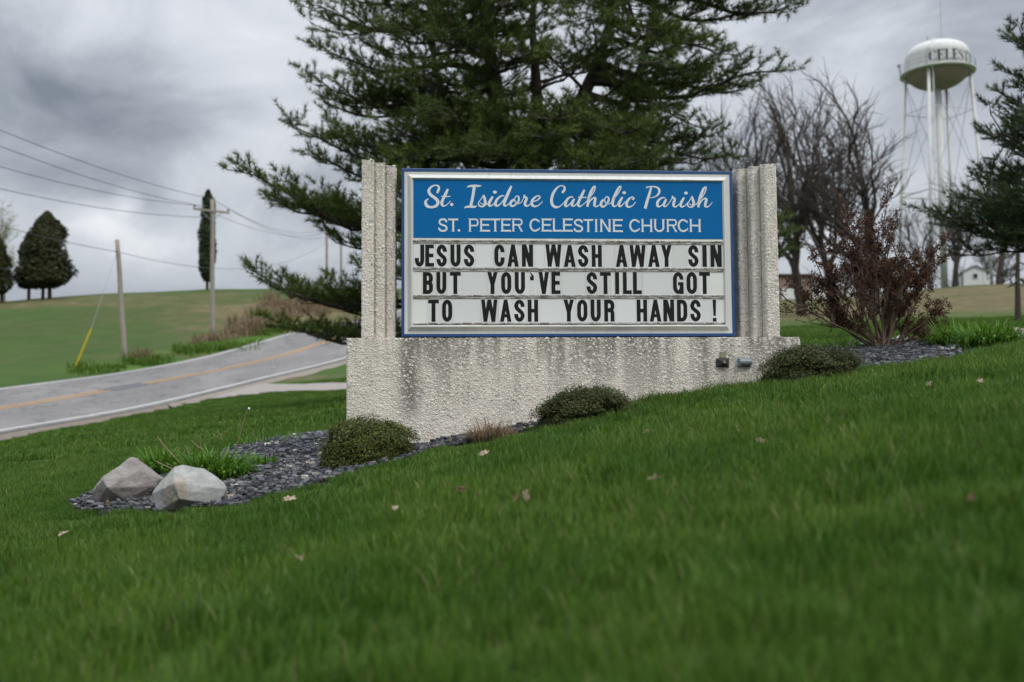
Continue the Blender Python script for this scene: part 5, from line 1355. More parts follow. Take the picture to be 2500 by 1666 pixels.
# ---- dry brush along the far roadside
MAT_STRAW = leafy('dry_straw', [(0, (.11, .075, .045)), (.5, (.20, .145, .09)), (1, (.30, .235, .15))], .25, .8, .15)
def grass_tuft(mb, c, n, L, rs, wd, arch=.8, spreadr=.2, lean=None, val=None):
    a = rs.rand(n) * 6.283; rr_ = spreadr * np.sqrt(rs.rand(n)); l = L * (.55 + .55 * rs.rand(n))
    b = np.c_[np.cos(a) * rr_, np.sin(a) * rr_, np.zeros(n)]
    a2 = a + rs.normal(0, .5, n); el = rs.rand(n)
    out = np.c_[np.cos(a2), np.sin(a2), np.zeros(n)]
    K = 5; s_ = np.linspace(0, 1, K)
    side = np.cross(out, [0, 0, 1]); 
    Vs = []
    ar = arch * (.35 + .8 * el)
    for i, q in enumerate(s_):
        hor = l * (np.sin(ar * q * 1.5) / 1.5) ; ver = l * q * np.cos(ar * q * 1.05)
        ctr = b + out * hor[:, None] + np.array([0, 0, 1.]) * ver[:, None]
        w_ = wd * (1 - q ** 2.2 * .92) * .5
        Vs.append(ctr - side * w_); Vs.append(ctr + side * w_)
    V = np.stack(Vs, 1); i = np.arange(n)[:, None] * (2 * K)
    F = np.concatenate([np.concatenate([i + 2*k, i + 2*k + 1, i + 2*k + 3, i + 2*k + 2], 1) for k in range(K - 1)])
    mb.add(V.reshape(-1, 3) + np.asarray(c, float), F)
rs = np.random.RandomState(77); mb = MB()
for (px0, px1, py, Y, h, cnt, spr) in [(560, 720, 800, 66, .85, 70, 3), (590, 690, 815, 63, .9, 60, 1.4), (640, 860, 745, 80, .8, 110, 6), (690, 800, 770, 74, .8, 60, 3), (480, 560, 838, 60, .5, 25, 1), (330, 360, 895, 51.5, .6, 16, .8), (600, 900, 760, 78, .7, 80, 5)]:
    for k in range(cnt):
        q = at(px0 + (px1 - px0) * rs.rand(), py, Y + spr * rs.normal()); q[2] = gz(q[0], q[1]); grass_tuft(mb, q, 16, h * (.6 + .7 * rs.rand()), rs, .045, .7, .35)
o = mb.build('dry_brush', MAT_STRAW); tag(o, 'tan dead weeds and brush on the bank across the road', 'brush', kind='stuff')
mb = MB()
for (px0, px1, py, Y, h, cnt, spr) in [(310, 420, 885, 50.5, .45, 50, .8), (430, 640, 850, 55, .42, 120, 1.0), (180, 300, 905, 47.5, .3, 50, 1.), (620, 760, 815, 61, .45, 60, 1.)]:
    for k in range(cnt):
        q = at(px0 + (px1 - px0) * rs.rand(), py, Y + spr * rs.normal()); q[2] = gz(q[0], q[1]); grass_tuft(mb, q, 14, h * (.6 + .7 * rs.rand()), rs, .05, .6, .35)
MAT_VERGE = leafy('bright_verge_grass', [(0, (.05, .10, .010)), (.6, (.08, .155, .016)), (1, (.12, .20, .03))], .35)
o = mb.build('verge_grass', MAT_VERGE); tag(o, 'bright green rough grass along the far roadside', 'grass', kind='stuff')

# ================================================================ planting bed
def m_slate(t):
    r = isl(t); P = POS(t); n = t.noise(P, 60., 4, .6)
    c = t.ramp(r, [(0, (.020, .022, .027)), (.35, (.040, .043, .050)), (.7, (.070, .074, .084)), (.93, (.115, .118, .125)), (.965, (.16, .135, .105)), (.985, (.36, .34, .28)), (1, (.45, .43, .37))], 'LINEAR')
    c = t.mix(t.math('MULTIPLY', n, .5), c, t.mix(1., c, (.6, .58, .55), 'MULTIPLY'))
    return bsdf(t, c, .55, n, .3, .003, .45)
MAT_SLATE = mat('slate_chips', m_slate)
rs = np.random.RandomState(91)
x0, y0 = BED.min(0); x1, y1 = BED.max(0)
def sample_poly(poly, n, rs):
    lo, hi_ = poly.min(0), poly.max(0); out = np.zeros((0, 2))
    while len(out) < n:
        q = lo + rs.rand(n * 2, 2) * (hi_ - lo); out = np.concatenate([out, q[inside(poly, q[:, 0], q[:, 1])]])
    return out[:n]
MON = np.array([sworld(u, y, 0)[:2] for u, y in ((uL, PF), (uR, PF), (uR, PB), (uL, PB))])
area = .5 * abs(sum(BED[i, 0] * BED[(i + 1) % len(BED), 1] - BED[(i + 1) % len(BED), 0] * BED[i, 1] for i in range(len(BED))))
print('bed area', area)
N_ = int(min(22000, area * 1150)); q = sample_poly(BED, N_, rs); q = q[~inside(MON, q[:, 0], q[:, 1])]
# chips straggle a little over the lawn edge
ed = BED[rs.randint(0, len(BED), 1)]
n = len(q); S = .013 + .022 * rs.rand(n) ** 1.3
S *= np.where(np.hypot(q[:, 0], q[:, 1]) > 8, 1.15, 1.)
K = 5; yaw = rs.rand(n) * 6.283; tiltd = rs.rand(n) * 6.283; tilt = np.abs(rs.normal(0, .30, n)); el = .38 + .4 * rs.rand(n); th_ = S * (.12 + .2 * rs.rand(n))
Nn = np.c_[np.sin(tilt) * np.cos(tiltd), np.sin(tilt) * np.sin(tiltd), np.cos(tilt)]
T = np.c_[np.cos(yaw), np.sin(yaw), 0 * yaw]; T -= Nn * (T * Nn).sum(1)[:, None]; T /= np.linalg.norm(T, axis=1)[:, None]; B = np.cross(Nn, T)
C = np.c_[q, ground_r(q[:, 0], q[:, 1]) + .004 + .026 * rs.rand(n)]
V = np.zeros((n, 2 * K, 3))
for k in range(K):
    a = k * 2 * np.pi / K + rs.rand(n) * .9; r = .75 + .4 * rs.rand(n)
    off = T * (np.cos(a) * r * S)[:, None] + B * (np.sin(a) * r * S * el)[:, None]
    V[:, k] = C + off - Nn * th_[:, None]; V[:, K + k] = C + off * (.9 + .1 * rs.rand(n))[:, None] + Nn * th_[:, None]
i = np.arange(n)[:, None] * 2 * K
F4 = np.concatenate([np.concatenate([i + k, i + (k + 1) % K, i + K + (k + 1) % K, i + K + k], 1) for k in range(K)]); F5 = np.concatenate([i + K + k for k in range(K)], 1)
mb = MB(); mb.add(V.reshape(-1, 3), [F4, F5]); o = mb.build('slate_gravel', MAT_SLATE); tag(o, 'dark slate chip mulch filling the bed around the sign', 'gravel', kind='stuff')

# ================================================================ boulders
def m_rock(t, a=(.30, .285, .265), b_=(.20, .185, .175), rust=.0):
    P = OC(t); n = t.noise(P, 5., 8, .65, .4); st = t.noise(t.mapping(P, (3, 3, 14), rot=(.3, .5, .3)), 2., 6, .6); f = t.noise(P, 70., 5, .7)
    c = t.mix(t.mr(n, .35, .65), a, b_); c = t.mix(t.math('MULTIPLY', t.mr(st, .45, .65), .5), c, tuple(min(1, q * 1.25) for q in a))
    if rust:
        sp = t.n('ShaderNodeVectorMath', operation='DISTANCE'); t.put(sp.inputs[0], P); sp.inputs[1].default_value = (-.04, -.15, .075)
        k_ = t.math('MULTIPLY', t.mr(sp.outputs[1], .14, .05), t.mr(n, .35, .6))
        c = t.mix(t.math('MULTIPLY', k_, rust), c, (.25, .185, .11))
    c = t.mix(t.math('MULTIPLY', t.mr(f, .5, .7), .4), c, t.mix(1., c, (.5, .48, .45), 'MULTIPLY'))
    h = t.math('ADD', t.math('MULTIPLY', n, .8), t.math('MULTIPLY', f, .25))
    return bsdf(t, c, .88, h, .8, .02, .25)
MAT_ROCK1 = mat('brown_grey_limestone', lambda t: m_rock(t, (.235, .215, .20), (.135, .12, .112)))
MAT_ROCK2 = mat('pale_grey_limestone', lambda t: m_rock(t, (.30, .30, .285), (.20, .20, .195), .6))
MAT_ROCK3 = mat('whitish_limestone', lambda t: m_rock(t, (.45, .43, .40), (.33, .31, .28)))
def hull_rock(name, label, ctr, pts, m, seed, disp=.006, group='boulders in the planting bed'):
    bm = bmesh.new()
    for p in pts: bm.verts.new(p)
    r = bmesh.ops.convex_hull(bm, input=bm.verts[:]); bmesh.ops.delete(bm, geom=[g for g in r['geom_interior'] if isinstance(g, bmesh.types.BMVert)], context='VERTS')
    bmesh.ops.bevel(bm, geom=[e for e in bm.edges if e.is_manifold and e.calc_face_angle(0) > .25], offset=.003, segments=1, profile=.6, affect='EDGES')
    bmesh.ops.triangulate(bm, faces=bm.faces[:])
    for _ in range(4):
        bmesh.ops.subdivide_edges(bm, edges=[e for e in bm.edges if e.calc_length() > .017], cuts=1); bmesh.ops.triangulate(bm, faces=bm.faces[:])
    from mathutils import noise as mn
    rc_ = np.random.RandomState(int(seed) + 50); co = np.array([v.co[:] for v in bm.verts]); c0_ = co.mean(0)
    for _ in range(9):                       # chipped fracture planes
        nv = rc_.normal(0, 1, 3); nv /= np.linalg.norm(nv); h_ = (co - c0_) @ nv; lim = h_.max() * (.94 + .05 * rc_.rand()); ov = h_ > lim
        co[ov] -= nv * (h_[ov] - lim)[:, None] * .85
    for v, q_ in zip(bm.verts, co): v.co = q_
    bm.normal_update()
    for v in bm.verts:
        p = v.co * 9 + Vector((seed, 0, 0)); k = mn.fractal(p, .8, 2.1, 5) * disp + mn.ridged_multi_fractal(v.co * 3.2 + Vector((0, seed, 0)), .9, 2., 4, 1., 2.) * disp * .5
        v.co += v.normal * k
    me = bpy.data.meshes.new(name); bm.to_mesh(me); bm.free()
    o = link(name, me, m); o.location = ctr; return tag(o, label, 'boulder', group)
def zoomrock(cx, cy, Y, pts):
    """points given as (x, depth, y) offsets in survey units -> metres."""
    k = Y / FPX / 3.361; return [((x - cx) * k, d * k, (cy - y) * k) for x, y, d in pts]
h1 = hit(140 + 560 / 3.361, 950 + 890 / 3.361); h1 = at(140 + 560 / 3.361, 950 + 890 / 3.361, 5.95)
pts = zoomrock(560, 890, 5.95, [(600, 572, 0), (640, 580, 10), (400, 712, -50), (460, 738, -200), (520, 792, -260), (720, 648, -60), (832, 742, -10), (826, 792, -60), (600, 885, -170), (480, 925, -120), (350, 950, -60), (296, 885, -20), (300, 838, -50), (600, 660, 260), (780, 760, 240), (380, 820, 240), (560, 600, 120), (300, 960, 150), (820, 960, 150), (600, 1000, -60), (420, 1000, 200)])
hull_rock('boulder', 'brownish grey angular boulder, the farther left of the two front ones', tuple(h1), pts, MAT_ROCK1, 3.)
h2 = at(140 + 1060 / 3.361, 950 + 930 / 3.361, 5.55)
pts = zoomrock(1060, 930, 5.55, [(962, 642, -20), (1022, 632, -30), (1190, 662, 30), (1232, 706, 10), (1384, 826, -20), (1325, 942, -60), (1090, 872, -270), (1050, 760, -250), (985, 985, -130), (850, 1000, -70), (776, 862, 0), (1060, 690, 260), (1300, 800, 240), (830, 850, 220), (850, 1040, 150), (1330, 1040, 150), (1150, 1050, -20)])
hull_rock('boulder', 'pale grey boulder with a rusty patch, nearest in the bed corner', tuple(h2), pts, MAT_ROCK2, 7.)
for (px, py, Y, r, lab, sd) in [(2206, 848, 10.0, .13, 'whitish stone half hidden behind the dead bush', 5), (2492, 856, 9.2, .19, 'grey boulder at the right edge behind the green clump', 9), (2128, 848, 10.1, .09, 'small whitish stone left behind the dead bush stems', 12)]:
    rr2 = np.random.RandomState(sd); c = at(px, py, Y); c[2] = gz(c[0], c[1]) + r * .2
    v_ = rr2.normal(0, 1, (18, 3)); v_ /= np.linalg.norm(v_, axis=1)[:, None]; v_ *= r * np.array([1., .9, .62]) * (.8 + .3 * rr2.rand(18))[:, None]
    hull_rock('boulder', lab, tuple(c), [tuple(q_) for q_ in v_], MAT_ROCK3 if r < .15 else MAT_ROCK1, sd, .004)

# ================================================================ low evergreen mounds
MAT_BOX = leafy('boxwood_leaves', [(0, (.022, .036, .006)), (.5, (.058, .078, .012)), (.85, (.115, .130, .020)), (1, (.18, .175, .035))], .25, .5, .25)
MAT_BOX2 = leafy('dark_mound_leaves', [(0, (.018, .028, .006)), (.5, (.040, .054, .012)), (.85, (.075, .082, .018)), (1, (.12, .10, .035))], .2, .5, .25)
MAT_STEM = simple('shrub_stems', (.07, .05, .035), .9, .3, 20.)
MOUNDS = []
def mound(name, label, px0, px1, pytop, pybot, Y, depth, n, seed, m, lean=0., spikes=40):
    rs = np.random.RandomState(seed); h_ = hit((px0 + px1) / 2, pybot + 6); Y = h_[1] + depth * .8; c = at((px0 + px1) / 2, pybot, Y); c[2] = gz(c[0], c[1]) - .03
    MOUNDS.append((c[0], c[1], (at(px1, pybot, Y)[0] - at(px0, pybot, Y)[0]) / 2, depth))
    rx = (at(px1, pybot, Y)[0] - at(px0, pybot, Y)[0]) / 2; hz = at(px0, pytop, Y)[2] - c[2]
    o = empty(name, tuple(c), label, 'shrub', 'low evergreen shrubs along the sign')
    # lumpy dome: union of small pillows
    nb = 110; Cb = []
    for k in range(nb):
        a = rs.rand() * 6.283; r = math.sqrt(rs.rand()) * .82
        x, y = math.cos(a) * r, math.sin(a) * r
        z = math.sqrt(max(0, 1 - r * r)) * (.78 - .7 * rs.rand() ** 2)
        Cb.append((x, y, z * .95, .19 + .15 * rs.rand()))
    Cb = np.array(Cb); k = rs.randint(0, nb, n)
    d = rs.normal(0, 1, (n, 3)); d[:, 2] = np.abs(d[:, 2]) * .9 + .05 * d[:, 2]; d /= np.linalg.norm(d, axis=1)[:, None]
    U = Cb[k, :3] + d * (Cb[k, 3] * (.55 + .5 * rs.rand(n) ** .6))[:, None]
    sk = rs.rand(n) < .25; a_ = rs.rand(n) * 6.283; z_ = .5 * rs.rand(n); r_ = np.sqrt(1 - (z_ * 1.25) ** 2) * (.80 + .2 * rs.rand(n)); U[sk] = np.c_[np.cos(a_) * r_, np.sin(a_) * r_, z_][sk]
    # some shoots stick out
    sh_ = rs.rand(n) < .07; U[sh_] += d[sh_] * (.09 * rs.rand(sh_.sum()))[:, None]
    U[:, 2] = np.abs(U[:, 2]); P = U * np.array([rx, depth, hz * 1.12]); P[:, 2] += lean * P[:, 0]
    nn_ = U / np.array([1, 1, .8]) + rs.normal(0, .55, (n, 3)) + [0, 0, .5]; nn_ /= np.linalg.norm(nn_, axis=1)[:, None]
    T = np.cross(nn_, rs.normal(0, 1, (n, 3))); T /= np.linalg.norm(T, axis=1)[:, None]; Bv = np.cross(nn_, T)
    s_ = (.0045 + .0062 * rs.rand(n))[:, None]
    V = np.stack([P - T * s_, P - Bv * s_ * .5 + nn_ * s_ * .2, P + T * s_, P + Bv * s_ * .5 + nn_ * s_ * .2], 1).reshape(-1, 3)
    mb = MB(); mb.add(V, np.arange(4 * n).reshape(-1, 4)); mb.build('foliage', m, o)
    mb = MB()
    for k in range(spikes):
        a = rs.rand() * 6.283; r = .3 + .6 * rs.rand(); e = np.array([math.cos(a) * r * rx, math.sin(a) * r * depth, hz * (.3 + .55 * math.sqrt(max(0, 1 - r * r)))]); e[2] += lean * e[0]
        mb.tube([[0, 0, 0], e * [.5, .5, .4], e], [.008, .006, .003], 4, cap=False)
    mb.build('stem', MAT_STEM, o)
mound('boxwood_shrub', 'rounded yellow-green shrub in front of the plinth\'s left corner', 780, 1020, 1026, 1128, 6.55, .27, 54000, 101, MAT_BOX, .02)
mound('boxwood_shrub', 'low dark evergreen shrub against the middle of the plinth', 1300, 1542, 952, 1045, 6.85, .24, 50000, 102, MAT_BOX2, .13)
mound('boxwood_shrub', 'low dark evergreen shrub at the plinth\'s right corner', 1850, 2100, 850, 940, 6.95, .26, 54000, 103, MAT_BOX2, .10)

# ================================================================ daylily clumps, dry tuft, stalks
MAT_LILY = leafy('daylily_leaves', [(0, (.040, .098, .008)), (.5, (.075, .17, .014)), (1, (.13, .25, .035))], .4, .45, .25)
def clump(name, label, px, py, Y, w_, L, n, seed, m=MAT_LILY, group='green daylily clumps', cat='plant', wd=.017, arch=1.65, sub=18):
    rs = np.random.RandomState(seed); c = at(px, py, Y); c[2] = gz(c[0], c[1]) - .01
    mb = MB()
    for k in range(sub):
        a = rs.rand() * 6.283; r = w_ * math.sqrt(rs.rand()); grass_tuft(mb, (math.cos(a) * r, math.sin(a) * r * .7, 0), n // sub, L * (.8 + .4 * rs.rand()), rs, wd, arch, .035)
    o = mb.build(name, m); o.location = c; return tag(o, label, cat, group)
clump('daylily_clump', 'front green daylily clump right behind the pale boulder', 520, 1162, 6.6, .15, .27, 1100, 111)
clump('daylily_clump', 'rear green daylily clump between the two left boulders', 412, 1135, 7.5, .16, .27, 900, 112)
clump('daylily_clump', 'front green daylily clump at the right end of the bed', 2418, 858, 7.7, .15, .28, 1100, 113)
clump('daylily_clump', 'rear green daylily clump beside the dead bush at right', 2340, 850, 8.8, .16, .30, 900, 114)
clump('grass_tuft', 'small green tuft under the left side of the dead bush', 2075, 862, 9.6, .14, .2, 160, 115, group=None)
clump('weed_patch', 'low leafy weeds in the slate right of the left daylilies', 635, 1132, 7.3, .10, .09, 130, 116, group=None, wd=.016, arch=1.3)
clump('grass_tuft', 'thin green shoots at the bed\'s back edge left of the plinth', 668, 1076, 9.2, .35, .14, 190, 117, group=None, wd=.010, arch=.7, sub=22)
MAT_DRYG = leafy('dry_ornamental_grass', [(0, (.13, .085, .055)), (.5, (.24, .175, .115)), (1, (.38, .30, .20))], .25, .6, .25)
clump('dry_grass_tuft', 'tan arching tuft of dead ornamental grass before the plinth', 1200, 1092, 6.55, .12, .19, 800, 118, MAT_DRYG, None, 'plant', .0052, 1.35, 16)
for i_, (px, py, Y, pxt, pyt, r, lab, pod) in enumerate([(568, 1108, 6.7, 608, 998, .0035, 'tallest pale dry stalk with a round seed pod rising from the left daylilies', 1), (434, 1128, 6.5, 385, 1066, .0045, 'pale dry stalk leaning left out of the rear daylily clump', 0), (488, 1094, 6.9, 466, 1075, .004, 'short bent dry stalk atop the left daylilies', 0),
        (492, 1090, 6.9, 486, 1060, .003, 'thin upright brown stalk in the left daylilies', 0), (462, 1105, 6.9, 450, 1088, .004, 'stubby pale dry stalk between the left daylily clumps', 0), (541, 1069, 7.2, 530, 1052, .003, 'tiny dry stalk behind the left daylily clump', 0), (624, 1074, 8.5, 616, 1055, .003, 'short dry stalk at the bed\'s back edge', 0),
        (420, 1146, 6.2, 382, 1126, .004, 'low pale dry stalk just above the pale boulder', 0)]):
    a, b_ = at(px, py, Y), at(pxt, pyt, Y); d = b_ - a; mb = MB(); t_ = np.linspace(0, 1, 7)[:, None]; P = -d * .25 + d * 1.25 * t_; P[:, 0] += .006 * np.sin(t_[:, 0] * 5 + i_)
    mb.tube(P, np.linspace(r * 1.1, r * .7, 7), 6); o = mb.build('dry_stalk', MAT_DRYG); o.location = a; tag(o, lab, 'plant stalk', 'dead flower stalks in the left bed')
    if pod: mb = MB(); mb.lathe([(0, -.009), (.006, -.006), (.008, 0), (.006, .006), (0, .009)], 8, d); mb.build('seed_pod', MAT_LETTER, o)

# ================================================================ dead leafed bush at right
MAT_DEADL = leafy('dead_brown_leaves', [(0, (.028, .014, .009)), (.5, (.058, .029, .018)), (.85, (.10, .052, .030)), (1, (.17, .085, .05))], .1, .8, .1)
MAT_BSTEM = simple('brown_bush_stems', (.115, .078, .055), .9, .3, 10.)
rs = np.random.RandomState(131)
bb = at(2165, 852, 9.3); bb[2] = gz(bb[0], bb[1])
bush = empty('dead_bush', tuple(bb), 'brown many-stemmed bush with withered leaves right of the sign', 'bush')
stems = MB(); LP = []
def shoot(p, d, L, r, lv):
    n = 5; P = [p]; dd = d.copy()
    for i in range(n):
        dd = dd + rs.normal(0, .09 + .05 * lv, 3) + [0, 0, .05]; dd /= np.linalg.norm(dd); P.append(P[-1] + dd * L / n)
    P = np.array(P); stems.tube(P, np.linspace(r, r * .4, n + 1), 4 if lv < 2 else 3, cap=False)
    if lv >= 1:
        for q in P[2:]:
            if rs.rand() < (.4 if lv == 1 else .7): LP.append((q, dd.copy()))
    if lv >= 3: return
    for j in range({0: 6, 1: 5, 2: 3}[lv]):
        t0 = (.35 if lv == 0 else .2) + .65 * rs.rand(); q = np.array([np.interp(t0 * n, np.arange(n + 1), P[:, c]) for c in range(3)])
        ax = rs.normal(0, 1, 3); nd = dd + ax * (.42 if lv < 2 else .6); nd[2] += .15; nd /= np.linalg.norm(nd); shoot(q, nd, L * (.26 + .15 * rs.rand()), r * .5, lv + 1)
tipsB = [(1950, 745), (1962, 720), (1990, 700), (2010, 755), (2035, 650), (2060, 560), (2080, 545), (2100, 552), (2065, 590), (2130, 600), (2150, 640), (2175, 600), (2200, 610), (2225, 640), (2250, 620), (2262, 640), (2270, 690), (2285, 730), (2300, 780), (2310, 790), (2290, 800), (2240, 700), (2195, 680), (2120, 680), (2080, 700), (2045, 790), (2000, 800), (2140, 720), (2210, 760), (2260, 770), (2100, 640), (2020, 720), (2185, 640), (2230, 600), (2160, 570)]
for (tx, ty) in tipsB:
    tp_ = at(tx, ty, 9.3 + rs.normal(0, .25)) - bb; L = np.linalg.norm(tp_); b0 = np.array([rs.normal(0, .06), rs.normal(0, .06), -.03])
    d = tp_ - b0; d /= np.linalg.norm(d); 
    d0 = d.copy(); d0[0] *= 1.15; d0[2] = d0[2] * .92; d0 /= np.linalg.norm(d0)
    shoot(b0, d0, L * .97, .008 + .004 * L, 0)
stems.build('stem', MAT_BSTEM, bush)
LPp = np.array([a for a, _ in LP]); LPd = np.array([b_ for _, b_ in LP]); hgt_ = LPp[:, 2]
keep = rs.rand(len(LPp)) < np.clip(.25 + hgt_ * .8, .15, .95); LPp, LPd = LPp[keep], LPd[keep]
m = len(LPp); rep = 4; P = np.repeat(LPp, rep, 0) + rs.normal(0, .012, (m * rep, 3)); Dd = np.repeat(LPd, rep, 0) * .4 + rs.normal(0, .7, (m * rep, 3)); Dd /= np.linalg.norm(Dd, axis=1)[:, None]
S_ = np.cross(Dd, rs.normal(0, 1, P.shape)); S_ /= np.linalg.norm(S_, axis=1)[:, None]; l = (.012 + .016 * rs.rand(m * rep))[:, None]; Nv = np.cross(Dd, S_)
V = np.stack([P, P + Dd * l * .5 + S_ * l * .28 + Nv * l * .15, P + Dd * l, P + Dd * l * .5 - S_ * l * .28 + Nv * l * .15], 1).reshape(-1, 3)
mb = MB(); mb.add(V, np.arange(4 * m * rep).reshape(-1, 4)); mb.build('withered_leaves', MAT_DEADL, bush)
print('bush leaves', m * rep)

# ================================================================ lawn blades
MAT_BLADE = leafy('grass_blades', [(0, (.026, .056, .006)), (.4, (.076, .146, .013)), (.78, (.130, .218, .030)), (.91, (.19, .29, .075)), (.95, (.25, .23, .09)), (1, (.40, .32, .19))], .42, .5, .2, (1.4, (.62, .76, .66)))
def blade_patch(n, size, L, wd, seed, lean=.35):
    rs = np.random.RandomState(seed); mb = MB()
    P = np.c_[(rs.rand(n, 2) - .5) * size, np.full(n, -.008)]
    a = rs.rand(n) * 6.283; l = L * (.45 + .75 * rs.rand(n)); ln = lean * (.3 + 1.2 * rs.rand(n)); out = np.c_[np.cos(a), np.sin(a), 0 * a] + [.25, 0, 0]
    tw = a + 1.57 + rs.normal(0, .6, n); side = np.c_[np.cos(tw), np.sin(tw), 0 * a]
    Vs = []
    for q, wq in ((0, .8), (.35, 1.), (.7, .75)):
        c = P + out * (l * ln * q * q)[:, None] + np.c_[0 * a, 0 * a, l * q * (1 - .18 * ln * q)]
        w_ = wd * (.6 + .6 * rs.rand(n)) * wq / 2
        Vs += [c - side * w_[:, None], c + side * w_[:, None]]
    tip = P + out * (l * ln)[:, None] + np.c_[0 * a, 0 * a, l * (1 - .22 * ln)]
    V = np.stack(Vs + [tip], 1); i = np.arange(n)[:, None] * 7
    mb.add(V.reshape(-1, 3), [np.concatenate([np.concatenate([i, i + 1, i + 3, i + 2], 1), np.concatenate([i + 2, i + 3, i + 5, i + 4], 1)]), np.concatenate([i + 4, i + 5, i + 6], 1)])
    return mb.mesh('grass_blades')
def scatter(name, pts, rots, scl, meshes, label):
    """instances of blade patches on a cloud of points (uncountable lawn)."""
    pc = bpy.data.collections.new(name + '_sources')
    for k, me in enumerate(meshes):
        me.materials.append(MAT_BLADE); ob = bpy.data.objects.new('grass_blade_source', me); pc.objects.link(ob)
    me = bpy.data.meshes.new(name); n = len(pts); me.vertices.add(n); me.vertices.foreach_set('co', pts.astype(np.float32).ravel())
    for nm, ty, dat in (('rot', 'FLOAT_VECTOR', rots), ('scl', 'FLOAT', scl)):
        A = me.attributes.new(nm, ty, 'POINT'); A.data.foreach_set('vector' if ty == 'FLOAT_VECTOR' else 'value', dat.astype(np.float32).ravel())
    A = me.attributes.new('pick', 'INT', 'POINT'); A.data.foreach_set('value', (np.arange(n) * 7919 % len(meshes)).astype(np.int32))
    o = bpy.data.objects.new(name, me); COL.objects.link(o)
    ng = bpy.data.node_groups.new(name, 'GeometryNodeTree'); ng.interface.new_socket('Geometry', in_out='INPUT', socket_type='NodeSocketGeometry'); ng.interface.new_socket('Geometry', in_out='OUTPUT', socket_type='NodeSocketGeometry')
    N = ng.nodes; gi, go = N.new('NodeGroupInput'), N.new('NodeGroupOutput'); ip = N.new('GeometryNodeInstanceOnPoints'); ci = N.new('GeometryNodeCollectionInfo')
    ci.inputs[0].default_value = pc; ci.inputs[1].default_value = True; ci.inputs[2].default_value = True; ip.inputs['Pick Instance'].default_value = True
    def att(nm, ty): q = N.new('GeometryNodeInputNamedAttribute'); q.data_type = ty; q.inputs[0].default_value = nm; return q.outputs[0]
    L = ng.links; L.new(gi.outputs[0], ip.inputs['Points']); L.new(ci.outputs[0], ip.inputs['Instance']); L.new(att('pick', 'INT'), ip.inputs['Instance Index'])
    er = N.new('FunctionNodeEulerToRotation'); L.new(att('rot', 'FLOAT_VECTOR'), er.inputs[0]); L.new(er.outputs[0], ip.inputs['Rotation']); L.new(att('scl', 'FLOAT'), ip.inputs['Scale']); L.new(ip.outputs[0], go.inputs[0])
    md = o.modifiers.new('blades', 'NODES'); md.node_group = ng
    return tag(o, label, 'grass', kind='stuff')
def wedge(r0, r1, half, dens, rs):
    a0, a1 = -half, half; A_ = .5 * (a1 - a0) * (r1 * r1 - r0 * r0); n = int(A_ * dens); r = np.sqrt(r0 * r0 + (r1 * r1 - r0 * r0) * rs.rand(n)); a = a0 + (a1 - a0) * rs.rand(n)
    return np.c_[r * np.sin(a), r * np.cos(a)]
def lawn(name, r0, r1, half, dens, size, nb, L, wd, label, seed, bedpad=.03):
    rs = np.random.RandomState(seed); q = wedge(r0, r1, half, dens, rs)
    ok = ~inside(BED, q[:, 0], q[:, 1]) & (edge_dist(BED, q[:, 0], q[:, 1]) > bedpad) & ~inside(MON, q[:, 0], q[:, 1])
    ok &= ~inside(DRIVE, q[:, 0], q[:, 1])
    if r1 > 20:
        CL = (RN + RF) / 2; d = np.full(len(q), 1e9)
        for i in range(0, len(CL) - 2, 2): t_ = _seg(q, CL[i, :2], CL[i + 2, :2]); d = np.minimum(d, np.linalg.norm(q - (CL[i, :2] + t_[:, None] * (CL[i + 2, :2] - CL[i, :2])), axis=1))
        ok &= d > 4.25
    ft_ = hit(1200, 1088); ok &= np.hypot(q[:, 0] - ft_[0], q[:, 1] - ft_[1] - .05) > .24
    for (mx, my, mrx, mry) in MOUNDS: ok &= (((q[:, 0] - mx) / mrx) ** 2 + ((q[:, 1] - my) / mry) ** 2) > 1.0
    q = q[ok]; n = len(q); z = ground_r(q[:, 0], q[:, 1]); e = .05
    gx = (ground(q[:, 0] + e, q[:, 1]) - ground(q[:, 0] - e, q[:, 1])) / (2 * e); gy = (ground(q[:, 0], q[:, 1] + e) - ground(q[:, 0], q[:, 1] - e)) / (2 * e)
    yaw = rs.rand(n) * 6.283
    s_ = .8 + .45 * rs.rand(n)
    ph = np.sin(q[:, 0] * 2.1 + 1.) * np.sin(q[:, 1] * 1.7) * .05 + np.sin(q[:, 0] * .8 - q[:, 1] * 1.1) * .06; s_ *= 1 + ph
    s_ *= 1 + .3 * np.exp(-(edge_dist(MON, q[:, 0], q[:, 1]) / .12) ** 2); s_ *= 1 - .4 * np.exp(-(edge_dist(BED, q[:, 0], q[:, 1]) / .35) ** 2) * (q[:, 0] < .2)
    ro = np.c_[np.arctan(gy) * .7, -np.arctan(gx) * .7, yaw] if False else np.c_[0 * yaw, 0 * yaw, yaw]
    print(name, n)
    return scatter(name, np.c_[q, z], ro, s_, [blade_patch(nb, size, L, wd, seed * 10 + k) for k in range(6)], label)
lawn('lawn_grass', .9, 5.0, math.radians(40), 120, .16, 210, .084, .0026, 'green spring lawn sloping up in the foreground', 201)
lawn('lawn_grass', 5.0, 11.5, math.radians(40), 95, .17, 190, .070, .0034, 'green lawn around the sign and the slate bed', 202, .0)
lawn('lawn_grass', 11.5, 42, math.radians(36), 9, .48, 300, .07, .010, 'green lawn beyond the sign running down to the road', 203)

